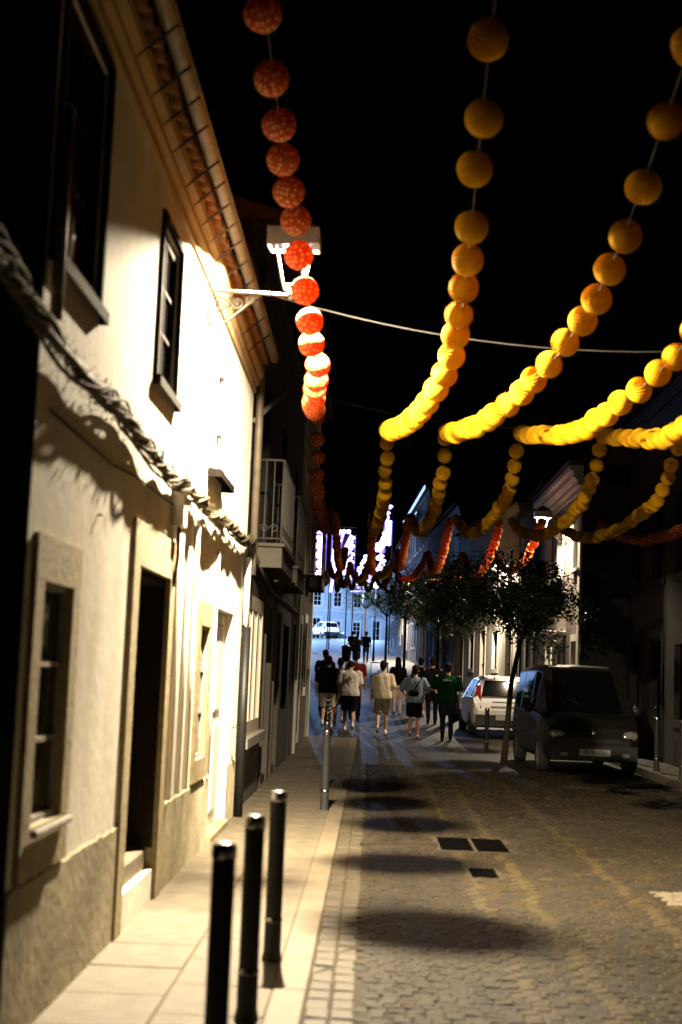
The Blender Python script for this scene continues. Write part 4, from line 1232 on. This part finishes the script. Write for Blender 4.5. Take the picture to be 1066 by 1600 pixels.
def person(x, y, h, label, shirt, bottom, shoes, step=.5, shorts=True, hair='short', sleeves='short', female=False, lean=0.0, rz=0.0, skin='skin', bulk=1.0, arms=(0, 0), loose=1.0, bag=False, writing=None, back_print=None, neck_down=0.0, z=None, seated=False, shorts_len=.60):
    """walking away from the camera (facing local +y); step in -1..1 sets which leg leads"""
    bulk *= 1.10; loose *= 1.05
    t = thing('person', label, 'person', (x, y, g(y) if z is None else z), rz, group='people walking down the street')
    s = h / 1.75
    def V(a, b_, c): return Vector((a * s, b_ * s, c * s))
    shw = (.165 if female else .185) * bulk
    hip = .085
    def leg(sd):
        f = step * sd
        hp = V(sd * hip, 0, .90)
        if seated:
            return hp, V(sd * .14, .40, .86), V(sd * .14, .42, .42), V(sd * .14, .56, .36)
        if f >= 0: kn = V(sd * (hip + .01), .20 * f + .03, .50 + .01 * f); an = V(sd * (hip + .01), .30 * f, .085); toe = an + V(0, .15, -.045)
        else: kn = V(sd * (hip + .01), .06 * f + .05, .50); an = V(sd * (hip + .01), .40 * f - .03, .11 - .13 * f * 1.0); toe = an + V(0, .12, -.10 + .06 * f * -1 - .02)
        return hp, kn, an, toe
    L, R_ = leg(-1), leg(1)
    lo = min(L[3].z, R_[3].z) - .028 * s
    off = 0 if seated else -lo
    def up(v): return v + Vector((0, 0, off))
    L = [up(v) for v in L]; R_ = [up(v) for v in R_]
    def T(z): return lean * (z - .95) * s    # forward lean
    body = MB()
    for lg in (L, R_):
        hp, kn, an, toe = lg
        limb(body, [hp, hp.lerp(kn, .5), kn, kn.lerp(an, .3), kn.lerp(an, .75), an], [.085 * s * bulk, .073 * s * bulk, .052 * s, .056 * s, .038 * s, .034 * s])
        limb(body, [an + V(0, -.03, -.02), an.lerp(toe, .6), toe], [.035 * s, .034 * s, .028 * s])
    bs = bulk
    def oz(zz): return zz * s + off
    torso(body, [(oz(.84), .14 * s * bs, .10 * s, 0, 0), (oz(.94), .165 * s * bs, .11 * s, T(.94), 0), (oz(1.10), .135 * s * bs, .095 * s, T(1.1), 0), (oz(1.28), .16 * s * bs, .105 * s, T(1.28), 0), (oz(1.40), .155 * s * bs, .095 * s, T(1.40), 0), (oz(1.46), .09 * s, .07 * s, T(1.46), 0)])
    nk0 = Vector((0, T(1.44), oz(1.44))); hd = Vector((0, T(1.62) + (.02 + neck_down * .12) * s, oz(1.635 - neck_down * .07)))
    limb(body, [nk0, hd - V(0, 0, .06)], [.058 * s, .052 * s])
    hm = Matrix.Rotation(-neck_down * .8, 3, 'X')
    body.ball(hd, .076 * s, .092 * s, .112 * s, 18, 12, mt=hm)
    body.ball(hd + hm @ V(0, .03, -.055), .055 * s, .06 * s, .055 * s, 12, 8)          # jaw
    body.ball(hd + hm @ V(0, .094, -.012), .013 * s, .02 * s, .024 * s, 8, 6)           # nose
    body.ball(hd + hm @ V(0, .088, -.052), .024 * s, .009 * s, .009 * s, 8, 6)          # mouth
    for sd in (-1, 1):
        body.ball(hd + hm @ V(sd * .078, 0, -.01), .012 * s, .022 * s, .032 * s, 8, 6)  # ears
        body.ball(hd + hm @ V(sd * .03, .083, .012), .014 * s, .01 * s, .01 * s, 8, 6)  # brow over the eye
    arms_pts = []
    for sd, ab in ((-1, arms[0]), (1, arms[1])):
        sw = -step * sd * .5
        sh = Vector((sd * shw * s, T(1.41), oz(1.405)))
        if seated: el = sh + V(sd * .05, .12, -.25); wr_ = el + V(sd * -.02, .24, -.02)
        elif ab: el = sh + V(sd * .12, .02, -.25); wr_ = el + V(-sd * .08, .20, -.06)
        else: el = sh + V(sd * .035, sw * .13 + .0, -.29); wr_ = el + V(sd * .015, sw * .2 + .06, -.24)
        dr = (wr_ - el).normalized()
        hc = wr_ + dr * .05 * s
        limb(body, [sh, sh.lerp(el, .5), el, el.lerp(wr_, .35), wr_], [.052 * s * bs, .045 * s * bs, .037 * s, .038 * s, .026 * s])
        sdv = Vector((0, 1, 0)); inw = Vector((-sd, 0, 0))
        body.ball(hc, .022 * s, .040 * s, .045 * s, 10, 8)
        for fi in range(4):                                                          # fingers, slightly curled
            base = hc + dr * .035 * s + sdv * ((fi - 1.5) * .020 * s)
            ln = (.072, .085, .08, .062)[fi] * s
            mid = base + dr * ln * .5; tip = mid + (dr * .8 + inw * .6).normalized() * ln * .5
            limb(body, [base, mid, tip], [.0098 * s, .009 * s, .008 * s], 6)
        tb = hc + sdv * .035 * s; limb(body, [tb, tb + (dr + sdv * .7).normalized() * .035 * s, tb + (dr * 1.0 + sdv * .35).normalized() * .065 * s], [.012 * s, .010 * s, .009 * s], 6)
        arms_pts.append((sh, el, wr_))
    remesh(body, .010, 'body', M[skin], t, ratio=.45, smooth_it=2)
    # shirt
    if shirt:
        m = MB(); lw = loose
        torso(m, [(oz(.86 if not female else .90), .178 * s * bs * lw, .125 * s * lw, T(.88), 0), (oz(.95), .182 * s * bs * lw, .128 * s * lw, T(.95), 0), (oz(1.10), .165 * s * bs * lw, .118 * s * lw, T(1.1), 0), (oz(1.27), .182 * s * bs * (lw * .5 + .5), .125 * s, T(1.27), 0),
                  (oz(1.385), .185 * s * bs, .112 * s, T(1.385), 0), (oz(1.44), .135 * s, .088 * s, T(1.44), 0), (oz(1.475), .073 * s, .07 * s, T(1.475), 0)])
        for sh, el, wr_ in arms_pts:
            if sleeves == 'short': e = sh.lerp(el, .72 * (lw * .5 + .5)); limb(m, [sh - Vector((sh.x * .15, 0, 0)), sh, e], [.060 * s * bs, .060 * s * bs, .064 * s * bs * lw])
            elif sleeves == 'long': limb(m, [sh, el, wr_], [.066 * s * bs, .054 * s, .04 * s])
            else: m.ball(sh, .066 * s)
        so_ = remesh(m, .016, 'shirt', M[shirt], t, smooth_it=5, wr=.012 * s, seed=x)
        if back_print:
            pm = MB()
            for k in range(9):
                a = k * .7; r_ = .028 + .006 * k
                c0 = Vector((r_ * math.cos(a) * .8, -.135 * s + T(1.25), oz(1.25) + r_ * math.sin(a) * 1.3))
                pm.ball(c0, .02, .007, .03, 8, 5)
            pm.build('print', M[back_print], so_, smooth=True)
        if writing:
            text(t, writing, .062, M['print_white'], (-.02, -.128 * s + T(1.36), oz(1.36)), (PI / 2 + .12, 0, 0), name='lettering', ext=.006).parent = so_
    # shorts or trousers
    m = MB()
    torso(m, [(oz(.80), .155 * s * bs, .115 * s, 0, 0), (oz(.90), .172 * s * bs, .122 * s, 0, 0), (oz(1.0), .155 * s * bs, .11 * s, T(1.0), 0)])
    for hp, kn, an, toe in (L, R_):
        if shorts:
            e = hp.lerp(kn, shorts_len / .60 * .92)
            limb(m, [hp, hp.lerp(e, .6), e], [.098 * s * bs, .095 * s * bs, .090 * s * bs], ends=False); m.ball(hp, .098 * s * bs)
        else:
            limb(m, [hp, hp.lerp(kn, .6), kn, kn.lerp(an, .5), an + V(0, 0, .01)], [.096 * s * bs, .085 * s * bs, .066 * s, .060 * s, .055 * s], ends=False); m.ball(hp, .096 * s * bs)
    remesh(m, .016, 'shorts' if shorts else 'trousers', M[bottom], t, smooth_it=4, wr=.010 * s, seed=x + 3)
    if shoes:
        m = MB()
        for hp, kn, an, toe in (L, R_):
            m2 = [an + V(0, -.035, -.015), an.lerp(toe, .55), toe + V(0, .02, -.002)]
            limb(m, m2, [.045 * s, .043 * s, .034 * s])
            limb(m, [an + V(0, -.02, .03), an], [.042 * s, .044 * s])
        remesh(m, .013, 'shoes', M[shoes], t, smooth_it=2)
    # hair
    m = MB()
    if hair == 'short':
        m.ball(hd + hm @ V(0, -.022, .03), .090 * s, .096 * s, .104 * s, 16, 12, mt=hm); m.ball(hd + hm @ V(0, -.05, -.025), .076 * s, .062 * s, .085 * s, 12, 8)
        m.ball(hd + hm @ V(0, .045, .075), .06 * s, .045 * s, .035 * s, 12, 8)
    else:
        m.ball(hd + V(0, -.02, .02), .09 * s, .095 * s, .11 * s, 16, 12)
        limb(m, [hd + V(0, -.05, 0), hd + V(0, -.09, -.14), hd + V(0, -.11, -.34)], [.085 * s, .10 * s, .07 * s])
    remesh(m, .012, 'hair', M['hair'], t, smooth_it=2, wr=.008 * s)
    if bag:
        m = MB()
        sh = arms_pts[1][0]
        pth = [sh + V(-.06, -.03, .06), Vector((.06 * s, -.125 * s + T(1.28), oz(1.30))), Vector((-.05 * s, -.145 * s + T(1.1), oz(1.12))), Vector((-.15 * s, -.12 * s, oz(1.02)))]
        m.tube([p + Vector((0, -.02, 0)) for p in pth], .017 * s, 6)
        m.ball((-.03 * s, -.165 * s + T(1.1), oz(1.10)), .13 * s, .055 * s, .085 * s, 14, 10)
        lo_ = thing('crossbody_bag', 'black crossbody bag on the back of the man in light blue', 'bag', tuple(t.location))
        m.build('bag_body', M['cloth_black'], lo_)
    return t

P = [
 dict(x=-1.06, y=35.5, h=1.80, label='person in black T-shirt and cream shorts, leftmost of the front walkers', shirt='cloth_black', bottom='cloth_cream', shoes='shoe_white', step=.45, loose=1.08, bulk=1.06),
 dict(x=-1.32, y=41.0, h=1.82, label='person in dark clothes ahead of the one in cream shorts', shirt='cloth_black', bottom='cloth_black', shoes='cloth_black', step=-.4, shorts=False, skin='skin_dark'),
 dict(x=-.80, y=37.2, h=1.72, label='boy in white T-shirt half hidden behind the printed shirt', shirt='cloth_white', bottom='cloth_khaki', shoes='shoe_white', step=-.4),
 dict(x=-.50, y=34.6, h=1.78, label='person in white T-shirt with dark back print and black shorts, head bowed', shirt='cloth_white', bottom='cloth_black', shoes='shoe_white', step=-.55, lean=.10, neck_down=1.0, bulk=1.08, loose=1.05, back_print='cloth_khaki'),
 dict(x=-.42, y=38.8, h=1.86, label='person in red top and dark vest walking ahead of the bowed one', shirt='cloth_red', bottom='cloth_black', shoes='cloth_black', step=.4, shorts=False, skin='skin_dark'),
 dict(x=.29, y=33.9, h=1.76, label='person in oversized cream T-shirt, khaki shorts and white shoes', shirt='cloth_cream', bottom='cloth_khaki', shoes='shoe_white', step=.55, loose=1.16, bulk=1.0),
 dict(x=.78, y=41.5, h=1.68, label='woman with long dark hair in dark top and off-white trousers', shirt='cloth_black', bottom='cloth_offwhite', shoes='cloth_white', step=.3, shorts=False, hair='long', female=True),
 dict(x=1.03, y=33.2, h=1.70, label='person in light blue T-shirt and dark shorts with a crossbody bag', shirt='cloth_blue', bottom='cloth_black', shoes=None, step=.5, bag=True, arms=(1, 1), bulk=1.04, loose=1.05),
 dict(x=1.42, y=41.0, h=1.70, label='person in pale shorts mostly hidden behind the one with the bag', shirt='cloth_black', bottom='cloth_blue', shoes='shoe_white', step=-.3),
 dict(x=1.66, y=38.5, h=1.80, label='person all in black walking between the bag carrier and green shirt', shirt='cloth_black', bottom='cloth_black', shoes='cloth_black', step=.3, shorts=False, skin='skin_dark'),
 dict(x=1.78, y=33.1, h=1.78, label='broad person in green shirt with white lettering and dark jeans', shirt='cloth_green', bottom='cloth_jeans', shoes='cloth_black', step=.22, shorts=False, bulk=1.16, arms=(1, 0), loose=1.0, writing='Jsollana'),
 dict(x=-.85, y=82.0, h=1.75, label='person in pink top sitting on a dark scooter up the street', shirt='cloth_pink', bottom='cloth_black', shoes='cloth_black', shorts=False, seated=True, z=g(82) - .12),
 dict(x=-.35, y=82.5, h=1.78, label='person in dark top and pale trousers standing beside the scooter', shirt='cloth_black', bottom='cloth_cream', shoes='cloth_black', step=.1, shorts=False),
 dict(x=-1.18, y=84.0, h=1.75, label='person in dark clothes standing left of the scooter', shirt='cloth_black', bottom='cloth_black', shoes='cloth_black', step=.15, shorts=False),
]
for d in P: person(**d)

# scooter under the seated person
SC = thing('scooter', 'dark scooter parked up the street under the person in pink', 'scooter', (-.85, 82.2, g(82.2)))
for yy in (-.55, .68): wheel(SC, 0, yy, .23, .1)
b = MB(); b.ball((0, -.3, .62), .15, .42, .17, 14, 8); b.build('body', M['plastic'], SC, smooth=True)
b = MB(); b.ball((0, -.22, .80), .13, .38, .06, 14, 8); b.build('seat', M['cloth_black'], SC, smooth=True)
b = MB(); b.ball((0, .48, .62), .17, .07, .36, 14, 8); b.box(-.14, .14, .0, .45, .27, .33); b.build('leg_shield', M['plastic'], SC)
b = MB(); b.tube([(0, .66, .3), (0, .5, 1.0)], .03, 8); b.tube([(-.3, .42, 1.06), (0, .48, 1.02), (.3, .42, 1.06)], .018, 6); b.build('handlebar', M['iron'], SC, smooth=True)

# litter bin and cafe table
t = thing('litter_bin', 'dark litter bin standing left of the scooter', 'bin', (-1.5, 83, g(83)))
b = MB(); b.lathe([(.2, 0), (.24, .05), (.26, .8), (.27, .82)], seg=16); b.build('bin_body', M['iron'], t, smooth=True)
b = MB(); b.lathe([(.28, .82), (.28, .87), (.12, .98), (0, .98)], seg=16); b.build('lid', M['iron'], t, smooth=True)
t = thing('cafe_table', 'dark metal café table standing at the right kerb by the trees', 'table', (.35, 62, g(62)))
b = MB(); b.box(-.4, .4, -.4, .4, .74, .78); b.build('tabletop', M['stone_dark'], t)
lg = MB(); lg.box(-.02, .02, -.02, .02, 0, .74); lm = lg.mesh('leg', M['iron'])
for a in (-.36, .36):
    for c in (-.36, .36): link('leg', lm, t, (a, c, 0))

# ------------------------------------------------------------------ SQUARE LIGHTS
def lamp_post(x, y, h, label, power):
    t = thing('street_lamp', label, 'street lamp', (x, y, g(y)), group='lamp posts in the square')
    b = MB(); b.tube([(0, 0, 0), (0, 0, .6), (0, 0, h)], [.09, .06, .04], 10); b.build('pole', M['iron'], t, smooth=True)
    b = MB(); b.lathe([(0, h), (.14, h + .03), (.22, h + .3), (.2, h + .34), (0, h + .36)], seg=14); b.build('lamp_glass', M['bulb_violet'], t, smooth=True)
    b = MB(); b.lathe([(.25, h + .37), (.1, h + .5), (0, h + .55)], seg=14); b.build('hood', M['iron'], t, smooth=True)
    ld = bpy.data.lights.new('lamp_light', 'POINT'); ld.energy = power; ld.color = (.30, .52, 1.0); ld.shadow_soft_size = .25
    lo = bpy.data.objects.new('lamp_light', ld); C.objects.link(lo); lo.parent = t; lo.location = (0, -.3, h - .25)
lamp_post(.1, 86, 4.4, 'violet-white lamp post glowing among the far tree crowns', PLAZA * .018)
lamp_post(-9.0, 144, 7.0, 'taller lamp post added left of the SUV to light the square', PLAZA)  # added to light the back of the SUV and the facades
lamp_post(-1.2, 156, 6.0, 'lamp post right of the SUV in the square', PLAZA * .5)

def light_panel(label, x, y, z, rz, kind):
    t = thing('light_panel', label, 'light decoration', (x, y, z), rz, group='festive light panels over the square')
    fr, ledb_fringe = MB(), MB()
    class Rope(MB):          # violet glow round each white rope, added as a dim wider tube behind
        def tube(s, pts, r, seg=8, **k):
            super().tube(pts, r, seg)
            ledb_fringe.tube([(p[0], p[1] + .12, p[2]) for p in pts], r * 1.75, 5)
            return s
    led = Rope()
    q = random.Random(kind)
    if kind == 0:      # narrow column of rosettes
        w, h = .9, 3.6
        for k in range(5):
            zc = h - .4 - k * .72
            for r_ in (.36 - .03 * k, .22):
                led.tube([(r_ * math.cos(a * PI / 8), 0, zc + r_ * math.sin(a * PI / 8)) for a in range(17)], .06, 5)
            for a in range(8):
                an = a * PI / 4; led.tube([(.05 * math.cos(an), 0, zc + .05 * math.sin(an)), (.33 * math.cos(an), 0, zc + .33 * math.sin(an))], .045, 4)
        for s_ in (-1, 1): ledb_fringe.tube([(s_ * .45, 0, 0), (s_ * .45, 0, h)], .03, 5); ledb_fringe.tube([(s_ * .3, .02, 0), (s_ * .38, .02, h * .7)], .02, 5)
        fr.box(-.5, -.46, -.03, .03, 0, h + .1); fr.box(.46, .5, -.03, .03, 0, h + .1); fr.box(-.46, .46, -.03, .03, h + .06, h + .1); fr.box(-.46, .46, -.03, .03, -.04, 0)
    elif kind == 1:    # fan of rays, opening up to the right
        w, h = 1.7, 3.7
        for k in range(15):
            a = R(12 + k * 5.4); L_ = min(3.5, 1.55 / max(.05, math.cos(a)))
            if k % 4 == 3: fr.tube([(-.8, 0, .1), (-.8 + L_ * math.cos(a), 0, .1 + L_ * math.sin(a))], .03, 4); continue
            led.tube([(-.8 + .5 * math.cos(a), 0, .1 + .5 * math.sin(a)), (-.8 + L_ * math.cos(a), 0, .1 + L_ * math.sin(a))], .085, 5)
        for k in range(5):
            zc = .6 + k * .62; led.ball((.78, 0, zc), .14, .05, .14, 8, 6)
        for k in range(4): led.ball((-.65 + k * .35, 0, 3.55), .17, .05, .17, 8, 6)
        ledb_fringe.tube([(-.85, 0, 0), (-.85, 0, 3.75)], .03, 5); ledb_fringe.tube([(.93, 0, .5), (.93, 0, 3.3)], .03, 5)
        led.tube([(-.8, 0, -1.1), (-.62, 0, .3), (-.35, 0, .5)], .12, 6); led.tube([(-.8, 0, .1), (0, 0, -.2)], .06, 6)
        fr.box(-.94, -.9, -.03, .03, -.1, 3.9); fr.box(.97, 1.01, -.03, .03, -.1, 3.9); fr.box(-.9, .97, -.03, .03, 3.86, 3.9); fr.box(-.9, .97, -.03, .03, -.1, -.06)
    else:              # rising flourish of curls
        for pth, n_ in (([(-.9, 0, -.3), (-.8, 0, .2), (-.56, 0, 1.2), (-.1, 0, 1.7), (.6, 0, 2.6), (1.1, 0, 3.3), (1.1, 0, 5.0), (1.2, 0, 5.45)], 24), ([(-.5, 0, -.2), (.1, 0, .4), (.6, 0, .9), (.9, 0, 1.5), (.75, 0, 2.2), (1.2, 0, 2.8)], 14), ([(-1.1, 0, -.1), (-.2, 0, .0), (.35, 0, -.2)], 7)):
            led.tube(pth, .06, 6); m_ = len(pth) - 1
            for k in range(n_):
                u = k * m_ / n_; p = Vector(pth[int(u)]).lerp(Vector(pth[int(u) + 1]), u % 1)
                r_ = q.uniform(.12, .27); c_ = p + Vector((q.uniform(-.25, .2), 0, q.uniform(-.2, .2)))
                led.tube([(c_.x + r_ * (1 - a / 18) * math.cos(a * .5), 0, c_.z + r_ * (1 - a / 18) * math.sin(a * .5)) for a in range(13)], .04, 5)
        led.tube([(1.15, 0, 2.6), (1.15, 0, 4.4)], .13, 6); led.tube([(1.4, 0, 2.6), (1.42, 0, 4.4)], .09, 6)
        led.tube([(-1.3, 0, -.9), (.3, 0, -.8)], .05, 5)
        for k in range(6): ledb_fringe.ball((-.4 + k * .35, .05, .2 + k * .5), .12, .04, .2, 8, 5)
        fr.tube([(-1.7, .05, 2.1), (1.7, .05, 1.1)], .03, 5); fr.tube([(1.6, .05, -1.0), (1.6, .05, 5.8)], .04, 5)
    fr.build('frame', M['iron'], t); led.build('led_tubes', M['led'], t, smooth=True); ledb_fringe.build('blue_led_tubes_and_fringe', M['led_blue_and_fringe'], t, smooth=True)
    for s_ in (-1, 1):
        pb = MB(); pb.tube([(s_ * (1.6 if kind == 2 else .92), .08, g(y) - z), (s_ * (1.6 if kind == 2 else .92), .08, 0)], .05, 6)
        pb.build('pole', M['iron'], t)
def at(px, py, Y):
    d = cm.to_3x3() @ Vector(((px - 533) / 2222, (800 - py) / 2222, -1)); k = Y / d.y
    return d * k + Vector((0, 0, 1.56))
p = at(499, 903, 108); light_panel('narrow violet light column, leftmost of the festive light panels', p.x, p.y, p.z, 0, 0)
p = at(534, 903, 108); light_panel('fan-shaped violet light panel with rays, middle one over the square', p.x, p.y, p.z, 0, 1)
p = at(577, 906, 104); light_panel('tall curling light flourish rising beside the tall house', p.x, p.y, p.z, 0, 2)
